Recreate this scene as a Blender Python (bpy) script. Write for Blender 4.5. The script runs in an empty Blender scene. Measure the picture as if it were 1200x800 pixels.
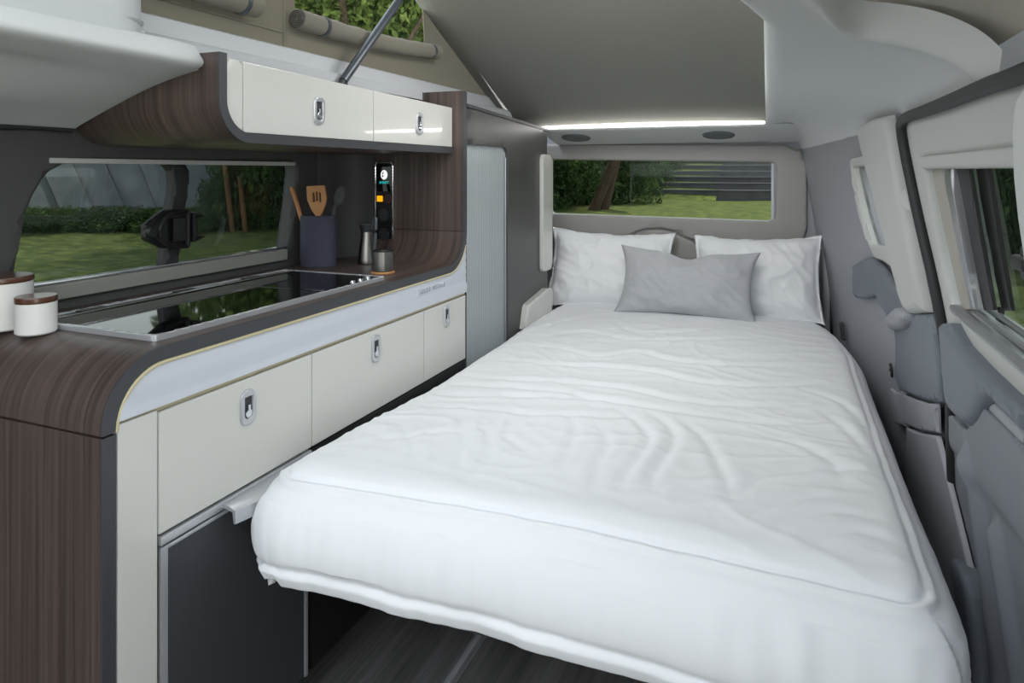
import bpy, bmesh, math, random
import numpy as np
from mathutils import Vector, Matrix, noise
from mathutils.geometry import delaunay_2d_cdt

random.seed(7)
sc = bpy.context.scene
COL = sc.collection
H = 1.19                                   # eye height over the van floor
F = 800.0
TH = math.atan(326 / 800)
CT, ST = math.cos(TH), math.sin(TH)

# ------------------------------------------------------------------ measuring helpers
def ray(u, v):
    a = (u - 600) / F; b = (200 - v) / F
    return a * CT - ST, a * ST + CT, b
def P(u, v, X=None, Y=None, Z=None):
    dx, dy, dz = ray(u, v)
    k = X / dx if X is not None else (Y / dy if Y is not None else (Z - H) / dz)
    return Vector((k * dx, k * dy, k * dz + H))
def YZ(pts, X):
    return [(p.y, p.z) for p in (P(u, v, X=X) for u, v in pts)]
def XZ(pts, Y):
    return [(p.x, p.z) for p in (P(u, v, Y=Y) for u, v in pts)]

def fR(y, z):                              # inner face of the right side of the van: leans in towards the roof, tapers to the rear
    t = np.interp(z, [0, .4, .7, .875, 1.1, 1.32, 1.5], [.335, .33, .305, .279, .242, .208, .18])
    d = max(0.0, y - 2.2)
    return float(t) - .175 * (d - .08 * (1 - math.exp(-d / .08)))
def PR(u, v, h=0.0):
    dx, dy, dz = ray(u, v)
    k = 1.5
    for _ in range(60):
        k = .5 * k + .5 * (fR(k * dy, H + k * dz) - h) / dx
        k = min(max(k, .3), 4.5)
    return (k * dy, H + k * dz)
def RY(pts, h=0.0):
    return [PR(u, v, h) for u, v in pts]

# ------------------------------------------------------------------ materials
def s2l(c):
    return tuple((x / 12.92 if x <= .04045 else ((x + .055) / 1.055) ** 2.4) for x in (v / 255 for v in c))
class N:
    def __init__(self, name):
        self.m = bpy.data.materials.new(name); self.m.use_nodes = True
        self.t = self.m.node_tree; self.n = self.t.nodes; self.n.clear()
        self.out = self.n.new('ShaderNodeOutputMaterial')
    def add(self, typ, **k):
        nd = self.n.new(typ)
        for a, b in k.items():
            if a in nd.inputs: nd.inputs[a].default_value = b
            else: setattr(nd, a, b)
        return nd
    def link(self, a, b): self.t.links.new(a, b)
def setin(nd, **k):
    for a, b in k.items(): nd.inputs[a.replace('_', ' ')].default_value = b
def mat(name, rgb, rough=.5, metal=0.0, coat=0.0, bump=None, vary=None, spec=.5, sheen=0.0):
    """plain surface; bump=(scale, strength, distance[, stretch]); vary=(scale, amount)"""
    g = N(name)
    b = g.add('ShaderNodeBsdfPrincipled')
    col = s2l(rgb)
    setin(b, Base_Color=(*col, 1), Roughness=rough, Metallic=metal)
    b.inputs['Coat Weight'].default_value = coat
    b.inputs['Coat Roughness'].default_value = .04
    b.inputs['Specular IOR Level'].default_value = spec
    b.inputs['Sheen Weight'].default_value = sheen
    tc = g.add('ShaderNodeTexCoord')
    if vary:
        nz = g.add('ShaderNodeTexNoise'); setin(nz, Scale=vary[0], Detail=4.0)
        g.link(tc.outputs['Object'], nz.inputs['Vector'])
        mx = g.add('ShaderNodeMix', data_type='RGBA')
        mx.inputs['A'].default_value = (*[c * (1 - vary[1]) for c in col], 1)
        mx.inputs['B'].default_value = (*[min(1, c * (1 + vary[1])) for c in col], 1)
        g.link(nz.outputs['Fac'], mx.inputs['Factor']); g.link(mx.outputs['Result'], b.inputs['Base Color'])
    if bump:
        mp = g.add('ShaderNodeMapping')
        if len(bump) > 3: mp.inputs['Scale'].default_value = bump[3]
        g.link(tc.outputs['Object'], mp.inputs['Vector'])
        nz = g.add('ShaderNodeTexNoise'); setin(nz, Scale=bump[0], Detail=3.0)
        g.link(mp.outputs['Vector'], nz.inputs['Vector'])
        bp = g.add('ShaderNodeBump'); setin(bp, Strength=bump[1], Distance=bump[2])
        g.link(nz.outputs['Fac'], bp.inputs['Height']); g.link(bp.outputs['Normal'], b.inputs['Normal'])
    g.link(b.outputs['BSDF'], g.out.inputs['Surface'])
    return g.m
def wood(name, dark, mid, light, across=(1, 0, 0), rough=.33, freq=110, along=1.2, coat=.0):
    g = N(name); b = g.add('ShaderNodeBsdfPrincipled'); tc = g.add('ShaderNodeTexCoord')
    def streak(f, al, det, seed):
        mp = g.add('ShaderNodeMapping')
        mp.inputs['Scale'].default_value = tuple(f if c else al for c in across)
        mp.inputs['Location'].default_value = (seed, seed * .7, seed * .3)
        g.link(tc.outputs['Object'], mp.inputs['Vector'])
        nz = g.add('ShaderNodeTexNoise'); setin(nz, Scale=1.0, Detail=det, Roughness=.65)
        g.link(mp.outputs['Vector'], nz.inputs['Vector']); return nz
    a = streak(freq, along, 5.0, 1.3); w = streak(freq * .22, along * .5, 3.0, 4.1)
    add = g.add('ShaderNodeMath', operation='MULTIPLY_ADD'); add.inputs[1].default_value = .62
    sc2 = g.add('ShaderNodeMath', operation='MULTIPLY'); sc2.inputs[1].default_value = .38
    g.link(w.outputs['Fac'], sc2.inputs[0]); g.link(a.outputs['Fac'], add.inputs[0]); g.link(sc2.outputs[0], add.inputs[2])
    r = g.add('ShaderNodeValToRGB'); e = r.color_ramp.elements
    e[0].position = .36; e[0].color = (*s2l(dark), 1); e[1].position = .66; e[1].color = (*s2l(light), 1)
    m_ = e.new(.5); m_.color = (*s2l(mid), 1)
    g.link(add.outputs[0], r.inputs['Fac']); g.link(r.outputs['Color'], b.inputs['Base Color'])
    bp = g.add('ShaderNodeBump'); setin(bp, Strength=.08, Distance=.002); g.link(a.outputs['Fac'], bp.inputs['Height'])
    g.link(bp.outputs['Normal'], b.inputs['Normal'])
    setin(b, Roughness=rough); b.inputs['Coat Weight'].default_value = coat
    g.link(b.outputs['BSDF'], g.out.inputs['Surface']); return g.m
def glass(name, tint, rough=0.0, ior=1.45):
    g = N(name); tr = g.add('ShaderNodeBsdfTransparent'); tr.inputs['Color'].default_value = (*tint, 1)
    gl = g.add('ShaderNodeBsdfGlossy'); setin(gl, Roughness=rough); gl.inputs['Color'].default_value = (.9, .95, 1, 1)
    ge = g.add('ShaderNodeNewGeometry'); dt = g.add('ShaderNodeVectorMath', operation='DOT_PRODUCT')
    g.link(ge.outputs['Normal'], dt.inputs[0]); g.link(ge.outputs['Incoming'], dt.inputs[1])
    ab = g.add('ShaderNodeMath', operation='ABSOLUTE'); g.link(dt.outputs['Value'], ab.inputs[0])
    on = g.add('ShaderNodeMath', operation='SUBTRACT'); on.inputs[0].default_value = 1; g.link(ab.outputs[0], on.inputs[1])
    pw = g.add('ShaderNodeMath', operation='POWER'); pw.inputs[1].default_value = 5; g.link(on.outputs[0], pw.inputs[0])
    f0 = ((ior - 1) / (ior + 1)) ** 2
    fr = g.add('ShaderNodeMath', operation='MULTIPLY_ADD'); fr.inputs[1].default_value = (1 - f0) * .6; fr.inputs[2].default_value = f0; g.link(pw.outputs[0], fr.inputs[0])
    mx = g.add('ShaderNodeMixShader')
    g.link(fr.outputs[0], mx.inputs[0]); g.link(tr.outputs[0], mx.inputs[1]); g.link(gl.outputs[0], mx.inputs[2])
    g.link(mx.outputs[0], g.out.inputs['Surface']); return g.m
def cloth(name, rgb, weave=900, transl=0.0, strength=.12, vary=.04):
    g = N(name); b = g.add('ShaderNodeBsdfPrincipled'); tc = g.add('ShaderNodeTexCoord'); col = s2l(rgb)
    nz = g.add('ShaderNodeTexNoise'); setin(nz, Scale=weave * .5, Detail=2.0); g.link(tc.outputs['Object'], nz.inputs['Vector'])
    mx = g.add('ShaderNodeMix', data_type='RGBA')
    mx.inputs['A'].default_value = (*[c * (1 - vary) for c in col], 1); mx.inputs['B'].default_value = (*[min(1, c * (1 + vary)) for c in col], 1)
    g.link(nz.outputs['Fac'], mx.inputs['Factor']); g.link(mx.outputs['Result'], b.inputs['Base Color'])
    setin(b, Roughness=.95); b.inputs['Specular IOR Level'].default_value = .15; b.inputs['Sheen Weight'].default_value = .15
    bp = g.add('ShaderNodeBump'); setin(bp, Strength=strength, Distance=.001); g.link(nz.outputs['Fac'], bp.inputs['Height'])
    g.link(bp.outputs['Normal'], b.inputs['Normal'])
    if transl:
        t = g.add('ShaderNodeBsdfTranslucent'); t.inputs['Color'].default_value = (*col, 1)
        ms = g.add('ShaderNodeMixShader'); ms.inputs[0].default_value = transl
        g.link(b.outputs[0], ms.inputs[1]); g.link(t.outputs[0], ms.inputs[2]); g.link(ms.outputs[0], g.out.inputs['Surface'])
    else:
        g.link(b.outputs['BSDF'], g.out.inputs['Surface'])
    return g.m
def emit(name, rgb, st):
    g = N(name); e = g.add('ShaderNodeEmission'); e.inputs[0].default_value = (*s2l(rgb), 1); e.inputs[1].default_value = st
    g.link(e.outputs[0], g.out.inputs['Surface']); return g.m
def ramp_mat(name, stops, scale, rough=.9, detail=6.0, bump=0.0, stretch=(1, 1, 1), transl=0.0):
    g = N(name); b = g.add('ShaderNodeBsdfPrincipled'); tc = g.add('ShaderNodeTexCoord')
    mp = g.add('ShaderNodeMapping'); mp.inputs['Scale'].default_value = stretch
    g.link(tc.outputs['Object'], mp.inputs['Vector'])
    nz = g.add('ShaderNodeTexNoise'); setin(nz, Scale=scale, Detail=detail, Roughness=.65); g.link(mp.outputs[0], nz.inputs['Vector'])
    r = g.add('ShaderNodeValToRGB'); e = r.color_ramp.elements
    e[0].position = stops[0][0]; e[0].color = (*s2l(stops[0][1]), 1); e[1].position = stops[-1][0]; e[1].color = (*s2l(stops[-1][1]), 1)
    for p, c in stops[1:-1]:
        k = e.new(p); k.color = (*s2l(c), 1)
    g.link(nz.outputs['Fac'], r.inputs['Fac']); g.link(r.outputs[0], b.inputs['Base Color']); setin(b, Roughness=rough)
    b.inputs['Specular IOR Level'].default_value = .2
    if bump:
        bp = g.add('ShaderNodeBump'); setin(bp, Strength=bump, Distance=.05); g.link(nz.outputs['Fac'], bp.inputs['Height'])
        g.link(bp.outputs['Normal'], b.inputs['Normal'])
    if transl:
        t = g.add('ShaderNodeBsdfTranslucent'); g.link(r.outputs[0], t.inputs['Color'])
        ms = g.add('ShaderNodeMixShader'); ms.inputs[0].default_value = transl
        g.link(b.outputs[0], ms.inputs[1]); g.link(t.outputs[0], ms.inputs[2]); g.link(ms.outputs[0], g.out.inputs['Surface'])
    else:
        g.link(b.outputs[0], g.out.inputs['Surface'])
    return g.m

M = {}
M['wood'] = wood('dark_walnut', (50, 42, 40), (77, 66, 62), (101, 87, 81), rough=.36)
M['edge'] = mat('anthracite_edge', (62, 64, 68), .45)
M['cream'] = mat('cream_lacquer', (208, 208, 203), .22, coat=.7)
M['ivory'] = mat('ivory_edging', (196, 186, 150), .4)
M['rail'] = mat('silver_blue_paint', (208, 213, 222), .28, metal=.12, coat=.4)
M['chrome'] = mat('chrome', (220, 222, 226), .08, metal=1)
M['alu'] = mat('brushed_aluminium', (176, 178, 182), .32, metal=.9, bump=(300, .1, .0005, (1, 1, 8)))
M['steel'] = mat('brushed_steel', (140, 139, 136), .33, metal=1, bump=(60, .05, .0005, (1, 1, 30)))
M['black'] = mat('black_plastic', (24, 24, 25), .42)
M['gasket'] = mat('black_rubber', (40, 41, 43), .55)
M['wall'] = mat('dark_grey_lining', (71, 71, 71), .62, bump=(500, .06, .0005))
M['ward'] = mat('graphite_board', (74, 74, 74), .38)
M['fridge'] = mat('fridge_front', (60, 63, 67), .5, bump=(700, .1, .0004))
M['liner'] = mat('light_grey_headliner', (200, 202, 203), .85, bump=(900, .12, .0006))
M['white'] = mat('white_roof_plastic', (190, 193, 197), .5)
M['beige'] = mat('beige_headliner', (164, 160, 152), .9, bump=(900, .15, .0006))
M['hatch'] = mat('warm_grey_trim', (152, 150, 147), .6, bump=(700, .08, .0004))
M['grey'] = mat('mid_grey_trim', (152, 154, 160), .55, bump=(800, .1, .0004))
M['greyd'] = mat('blue_grey_trim', (108, 115, 124), .5, bump=(800, .1, .0004))
M['greym'] = mat('door_grey_trim', (122, 126, 133), .55, bump=(800, .1, .0004))
M['pale'] = mat('pale_grey_trim', (186, 187, 185), .6, bump=(800, .06, .0004))
M['roofcloth'] = cloth('roof_board_felt', (118, 118, 111), 500, 0, .5, .12)
M['canvas'] = cloth('canvas_khaki', (114, 110, 97), 900, .10, .3, .06)
M['roll'] = cloth('canvas_roll', (128, 124, 112), 900, .1, .3, .06)
M['mesh'] = glass('insect_mesh', (.80, .82, .80), .6, 1.05)
M['duvet'] = cloth('white_cotton', (238, 240, 243), 1400, 0, .10, .01)
M['pillow'] = cloth('white_pillow_cotton', (236, 238, 240), 1400, 0, .10, .01)
M['greycloth'] = cloth('grey_melange', (184, 186, 190), 420, 0, .35, .08)
M['mattress'] = cloth('mattress_sheet', (232, 234, 236), 700)
M['tint'] = glass('tinted_pane', (.46, .485, .475))
M['clear'] = glass('rear_pane', (.60, .62, .60), 0.0, 1.16)
M['blackglass'] = mat('black_glass', (9, 10, 11), .03, coat=.3)
M['shutter'] = mat('pale_shutter', (164, 170, 174), .35, coat=.2)
M['lid'] = mat('dark_wood_lid', (84, 52, 36), .3, coat=.4)
M['ceramic'] = mat('white_ceramic', (222, 222, 220), .35)
M['holder'] = mat('navy_woven', (62, 64, 80), .8, bump=(180, .8, .003))
M['beech'] = wood('beech', (176, 124, 80), (192, 140, 92), (206, 156, 108), (0, 1, 0), .55, 60, 4)
M['silicone'] = mat('grey_silicone', (62, 64, 66), .55)
M['led'] = emit('led_strip', (255, 252, 246), 6.5)
M['speaker'] = mat('speaker_mesh', (96, 100, 108), .6, bump=(700, .6, .001))
M['sagegrey'] = mat('grey_blind_rail', (140, 141, 134), .45)
M['satin'] = mat('satin_silver', (196, 198, 202), .3, metal=.55)
M['strut'] = mat('gunmetal', (92, 97, 104), .35, metal=.6)
M['amber'] = emit('amber_switch', (240, 160, 20), .75)
M['logo'] = emit('screen_white', (225, 230, 230), .7)
M['teal'] = emit('screen_teal', (40, 190, 190), .6)
M['red'] = mat('red_ring', (170, 40, 40), .5)
M['darkgrey'] = mat('dark_grey_plastic', (52, 53, 55), .5)
M['floor'] = wood('floor_vinyl', (86, 84, 83), (116, 114, 113), (142, 140, 139), (1, 0, 0), .4, 60, 2.5)
M['grass'] = ramp_mat('lawn_grass', [(.3, (52, 62, 34)), (.5, (80, 90, 48)), (.7, (112, 118, 64))], 5.0, .95, 10, .8)
M['leaf'] = ramp_mat('leaves_mid', [(.35, (70, 92, 44)), (.55, (122, 142, 72)), (.72, (176, 184, 104))], 2.2, .7, 4, 0, (1, 1, 1), .4)
M['leafd'] = ramp_mat('leaves_dark', [(.35, (38, 54, 30)), (.55, (66, 90, 50)), (.72, (98, 124, 70))], 1.8, .7, 4, 0, (1, 1, 1), .2)
M['bark'] = ramp_mat('bark', [(.35, (54, 44, 36)), (.7, (104, 90, 76))], 8, .95, 6, .6, (4, 4, 1))
M['rock'] = ramp_mat('slate_slabs', [(.3, (72, 78, 86)), (.7, (120, 126, 132))], .7, .85, 8, .5)
M['stone'] = ramp_mat('dark_stone', [(.3, (70, 70, 76)), (.7, (98, 98, 104))], 3, .85, 8, .4)
M['nosing'] = mat('pale_stone_edge', (118, 118, 124), .8)
M['bounce_ground'] = ramp_mat('pale_bounce', [(.3, (170, 168, 162)), (.7, (200, 198, 192))], 9, .95, 8, .3)  # surface of the added ground that bounces neutral light
M['post'] = wood('post_wood', (84, 60, 40), (104, 76, 50), (122, 92, 64), (1, 0, 0), .8, 30, 2)

# ------------------------------------------------------------------ object helpers
def tag(o, label=None, cat=None, group=None, kind=None):
    if label: o['label'] = label
    if cat: o['category'] = cat
    if group: o['group'] = group
    if kind: o['kind'] = kind
    return o
def link(o, parent=None):
    COL.objects.link(o)
    if parent is not None:
        o.parent = parent; o.matrix_parent_inverse = Matrix.Translation(-parent_loc(parent))
    return o
def parent_loc(p):
    v = Vector(p.location)
    while p.parent is not None:
        p = p.parent
        # every child mesh sits at the origin of world space, so only Empties add an offset
    return v
def empty(name, loc, label, cat, group=None):
    o = bpy.data.objects.new(name, None); o.location = loc; o.empty_display_size = .05
    COL.objects.link(o); return tag(o, label, cat, group)
def child(o, parent):
    """all geometry is written in world metres; keep it in place under its Empty or its part"""
    if parent is None: return
    o.parent = parent
    root = parent
    while root.parent is not None: root = root.parent
    if root is parent:
        o.matrix_parent_inverse = Matrix.Translation(-Vector(parent.location))
    # a sub-part's parent already carries the inverse, so its own frame is world space
def from_bm(name, bm, mats, parent=None, smooth=35, world=True):
    me = bpy.data.meshes.new(name)
    bmesh.ops.recalc_face_normals(bm, faces=bm.faces)
    bm.to_mesh(me); bm.free()
    return finish(name, me, mats, parent, smooth)
def finish(name, me, mats, parent=None, smooth=35):
    for m in (mats if isinstance(mats, (list, tuple)) else [mats]): me.materials.append(M[m] if isinstance(m, str) else m)
    if smooth:
        me.polygons.foreach_set('use_smooth', [True] * len(me.polygons))
        try: me.set_sharp_from_angle(angle=math.radians(smooth))
        except Exception: pass
    o = bpy.data.objects.new(name, me); COL.objects.link(o); child(o, parent)
    if smooth and smooth <= 40:
        wn = o.modifiers.new('normals', 'WEIGHTED_NORMAL'); wn.keep_sharp = True; wn.weight = 80
    return o
def box_bm(bm, x0, x1, y0, y1, z0, z1, bev=0.0, mi=0, seg=2):
    r = bmesh.ops.create_cube(bm, size=1)
    vs = r['verts']
    for v in vs:
        v.co = Vector(((x0 + x1) / 2 + v.co.x * (x1 - x0), (y0 + y1) / 2 + v.co.y * (y1 - y0), (z0 + z1) / 2 + v.co.z * (z1 - z0)))
    fs = set(f for v in vs for f in v.link_faces)
    for f in fs: f.material_index = mi
    if bev:
        es = list(set(e for v in vs for e in v.link_edges))
        r2 = bmesh.ops.bevel(bm, geom=es, offset=bev, segments=seg, profile=.5, affect='EDGES', material=-1)
        for f in r2['faces']: f.material_index = mi
def box(name, x0, x1, y0, y1, z0, z1, m, parent=None, bev=.002):
    bm = bmesh.new(); box_bm(bm, x0, x1, y0, y1, z0, z1, bev); return from_bm(name, bm, m, parent)
def resample(pts, step):
    out = []
    n = len(pts)
    for i in range(n):
        a = Vector(pts[i]); b = Vector(pts[(i + 1) % n]); k = max(1, int((b - a).length / step))
        for j in range(k): out.append(tuple(a.lerp(b, j / k)))
    return out
def rpoly(pts, r, n=6):
    """round the corners of a polygon; r one radius or a list"""
    out = []; L = len(pts)
    for i in range(L):
        rr = r[i] if isinstance(r, (list, tuple)) else r
        p = Vector(pts[i]); a = Vector(pts[i - 1]) - p; b = Vector(pts[(i + 1) % L]) - p
        if rr <= 1e-5: out.append(tuple(p)); continue
        la, lb = a.length, b.length; a.normalize(); b.normalize()
        ang = a.angle(b)
        if ang > math.pi - .05: out.append(tuple(p)); continue
        t = min(rr / math.tan(ang / 2), la * .48, lb * .48)
        p0 = p + a * t; p1 = p + b * t
        for j in range(n + 1):
            k = j / n
            out.append(tuple(p0 * (1 - k) ** 2 + p * 2 * k * (1 - k) + p1 * k * k))
    return out
def inside(P_, poly):
    x, y = P_[:, 0], P_[:, 1]; c = np.zeros(len(P_), bool); n = len(poly); j = n - 1
    for i in range(n):
        xi, yi = poly[i]; xj, yj = poly[j]
        if yi != yj:
            c ^= ((yi > y) != (yj > y)) & (x < (xj - xi) * (y - yi) / (yj - yi) + xi)
        j = i
    return c
def distpoly(P_, loops):
    d = np.full(len(P_), 1e9)
    for lp in loops:
        A = np.array(lp); B = np.roll(A, -1, 0)
        for a, b in zip(A, B):
            ab = b - a; L = (ab ** 2).sum()
            if L < 1e-14: continue
            t = np.clip(((P_ - a) @ ab) / L, 0, 1)
            d = np.minimum(d, np.hypot(*(P_ - a - t[:, None] * ab).T))
    return d
def slab(name, outer, holes, fmap, h0, h1, r, step, m, parent=None, smooth=35, relief=None, back=False):
    """panel cut to an outline, with rounded edges; fmap(a, b, h) puts it in the room"""
    loops = [resample(outer, step)] + [resample(h, step) for h in holes]
    pts = [p for lp in loops for p in lp]; edges = []; o = 0
    for lp in loops:
        n = len(lp); edges += [(o + i, o + (i + 1) % n) for i in range(n)]; o += n
    ext = []
    A = np.array(loops[0]); mn, mx = A.min(0), A.max(0)
    if r > 0:
        for lp in loops:
            L = np.array(lp); T = np.roll(L, -1, 0) - np.roll(L, 1, 0); T /= np.maximum(np.hypot(*T.T), 1e-9)[:, None]
            Nn = np.stack([-T[:, 1], T[:, 0]], 1)
            for dd in (.1, .3, .6, 1.0):
                for sgn in (1, -1): ext.append((L + Nn * sgn * r * dd, r * dd))
    cand = []
    for q, dd in ext:
        ok = inside(q, loops[0])
        for h in loops[1:]: ok &= ~inside(q, h)
        q = q[ok]
        if len(q):
            q = q[distpoly(q, loops) > dd * .93]; cand += [tuple(x) for x in q]
    gx = np.arange(mn[0], mx[0], step); gy = np.arange(mn[1], mx[1], step)
    G = np.array([(a + (.5 * step if j % 2 else 0), b) for j, b in enumerate(gy) for a in gx]) if len(gx) and len(gy) else np.zeros((0, 2))
    if len(G):
        ok = inside(G, loops[0])
        for h in loops[1:]: ok &= ~inside(G, h)
        G = G[ok]
        if len(G): G = G[distpoly(G, loops) > max(r * 1.15, step * .4)]; cand += [tuple(x) for x in G]
    V2 = [Vector(p) for p in pts] + [Vector(p) for p in cand]
    vv, ee, ff, *_ = delaunay_2d_cdt(V2, edges, [], 0, 1e-6)
    W = np.array([tuple(v) for v in vv])
    C = np.array([W[list(f)].mean(0) for f in ff])
    ok = inside(C, loops[0])
    for h in loops[1:]: ok &= ~inside(C, h)
    fs = [ff[i] for i in range(len(ff)) if ok[i]]
    d = distpoly(W, loops)
    hh = np.full(len(W), h1)
    if r > 0:
        k = d < r; hh[k] = h1 - r + np.sqrt(np.maximum(0, r * r - (r - d[k]) ** 2))
    verts = []
    for i, w in enumerate(W):
        h = hh[i] + (relief(w[0], w[1]) if relief else 0)
        verts.append(fmap(w[0], w[1], h))
    cnt = {}
    for f in fs:
        for i in range(len(f)):
            e = (f[i], f[(i + 1) % len(f)])
            cnt[e] = 1
    bnd = [e for e in cnt if (e[1], e[0]) not in cnt]
    faces = [tuple(f) for f in fs]; low = {}
    def lowv(i):
        if i not in low:
            low[i] = len(verts); verts.append(fmap(W[i][0], W[i][1], h0))
        return low[i]
    for a, b in bnd: faces.append((b, a, lowv(a), lowv(b)))
    if back:
        bk = {}
        def bv(i):
            if i in low: return low[i]
            if i not in bk: bk[i] = len(verts); verts.append(fmap(W[i][0], W[i][1], h0))
            return bk[i]
        for f in fs: faces.append(tuple(bv(i) for i in reversed(f)))
    bm = bmesh.new(); bv_ = [bm.verts.new(v) for v in verts]
    for f in faces:
        try: bm.faces.new([bv_[i] for i in f])
        except ValueError: pass
    loose = [v for v in bm.verts if not v.link_faces]
    bmesh.ops.delete(bm, geom=loose, context='VERTS')
    return from_bm(name, bm, m, parent, smooth)
def onX(X, sgn=1): return lambda a, b, h: (X + sgn * h, a, b)
def onY(Y, sgn=-1): return lambda a, b, h: (a, Y + sgn * h, b)
def onZ(Z): return lambda a, b, h: (a, b, Z + h)
def onR(a, b, h): return (fR(a, b) - h, a, b)
def catmull(pts, n=8):
    P_ = [Vector(p) for p in pts]; P_ = [P_[0] * 2 - P_[1]] + P_ + [P_[-1] * 2 - P_[-2]]; out = []
    for i in range(1, len(P_) - 2):
        a, b, c, d = P_[i - 1:i + 3]
        for j in range(n):
            t = j / n
            out.append(.5 * ((2 * b) + (c - a) * t + (2 * a - 5 * b + 4 * c - d) * t * t + (3 * b - a - 3 * c + d) * t ** 3))
    out.append(P_[-2]); return out
def tube_bm(bm, pts, rad, n=12, mi=0, cap=True, flat=1.0, up=None):
    pts = [Vector(p) for p in pts]; rings = []
    ref = Vector(up) if up else Vector((0, 0, 1))
    for i, p in enumerate(pts):
        t = (pts[min(i + 1, len(pts) - 1)] - pts[max(i - 1, 0)]).normalized()
        a = t.cross(ref)
        if a.length < .05: a = t.cross(Vector((1, 0, 0)))
        a.normalize(); b = a.cross(t).normalized()
        r = rad[i] if isinstance(rad, (list, tuple)) else rad
        rings.append([bm.verts.new(p + a * r * math.cos(2 * math.pi * j / n) + b * r * flat * math.sin(2 * math.pi * j / n)) for j in range(n)])
    for a, b in zip(rings, rings[1:]):
        for j in range(n):
            f = bm.faces.new((a[j], a[(j + 1) % n], b[(j + 1) % n], b[j])); f.material_index = mi
    if cap:
        for rg in (rings[0], rings[-1]):
            f = bm.faces.new(rg); f.material_index = mi
def tube(name, pts, rad, m, parent=None, n=12, flat=1.0, up=None, smooth=50):
    bm = bmesh.new(); tube_bm(bm, pts, rad, n, 0, True, flat, up); return from_bm(name, bm, m, parent, smooth)
def lathe_bm(bm, prof, c, n=48, mi=0, sx=1, sy=1):
    rings = []
    for r, z in prof:
        if r < 1e-5: rings.append([bm.verts.new((c[0], c[1], c[2] + z))])
        else: rings.append([bm.verts.new((c[0] + r * sx * math.cos(2 * math.pi * j / n), c[1] + r * sy * math.sin(2 * math.pi * j / n), c[2] + z)) for j in range(n)])
    for a, b in zip(rings, rings[1:]):
        for j in range(n):
            q = (a[j % len(a)], a[(j + 1) % len(a)], b[(j + 1) % len(b)], b[j % len(b)])
            q = list(dict.fromkeys(q))
            if len(q) > 2:
                f = bm.faces.new(q); f.material_index = mi
def lathe(name, prof, c, m, parent=None, n=48, sx=1, sy=1, smooth=40):
    bm = bmesh.new(); lathe_bm(bm, prof, c, n, 0, sx, sy); return from_bm(name, bm, m, parent, smooth)
def grid_obj(name, V, m, parent=None, close_u=False, smooth=60, solid=0, bm_extra=None):
    """V: array rows x cols x 3"""
    R, C, _ = V.shape
    idx = np.arange(R * C).reshape(R, C); fs = []
    for i in range(R - 1):
        for j in range(C - (0 if close_u else 1)):
            fs.append((idx[i, j], idx[i, (j + 1) % C], idx[i + 1, (j + 1) % C], idx[i + 1, j]))
    me = bpy.data.meshes.new(name); me.from_pydata(V.reshape(-1, 3).tolist(), [], [tuple(int(x) for x in f) for f in fs])
    me.update(); o = finish(name, me, m, parent, smooth)
    if solid:
        md = o.modifiers.new('thickness', 'SOLIDIFY'); md.thickness = solid; md.offset = -1
    return o
def text_obj(name, f, m):
    t = bpy.data.objects.new('tmp', f); COL.objects.link(t); bpy.context.view_layer.update()
    me = bpy.data.meshes.new_from_object(t.evaluated_get(bpy.context.evaluated_depsgraph_get()))
    bpy.data.objects.remove(t); bpy.data.curves.remove(f); me.materials.clear(); me.materials.append(M[m])
    o = bpy.data.objects.new(name, me); COL.objects.link(o); return o
def extrude_profile(name, prof, y0, y1, m, parent=None, axis='y', smooth=35):
    """closed profile swept straight; axis 'y': prof=(x,z); axis 'x': prof=(y,z)"""
    bm = bmesh.new()
    mk = (lambda p, t: (p[0], t, p[1])) if axis == 'y' else (lambda p, t: (t, p[0], p[1]))
    a = [bm.verts.new(mk(p, y0)) for p in prof]; b = [bm.verts.new(mk(p, y1)) for p in prof]
    n = len(prof)
    for i in range(n): bm.faces.new((a[i], a[(i + 1) % n], b[(i + 1) % n], b[i]))
    bm.faces.new(a); bm.faces.new(b)
    bmesh.ops.triangulate(bm, faces=[f for f in bm.faces if len(f.verts) > 4])
    return from_bm(name, bm, m, parent, smooth)
def struct(o): o['kind'] = 'structure'; return o

WL = -1.47                                   # left lining
# ================================================================== THE SETTING
def build_floor():
    bm = bmesh.new(); box_bm(bm, -1.54, .42, -.3, 3.34, -.06, 0, 0)
    struct(from_bm('floor', bm, 'floor', None, 0))
    # chrome seat rail let into the floor
    t = empty('floor_rail', (-.735, 1.8, 0), 'chrome seat rail running along the dark floor under the bed', 'rail')
    box('channel', -.752, -.718, .6, 3.0, 0, .006, 'satin', t, .001)
    box('rail_lip', -.741, -.729, .6, 3.0, .0062, .010, 'white', t, .001)
build_floor()

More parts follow.
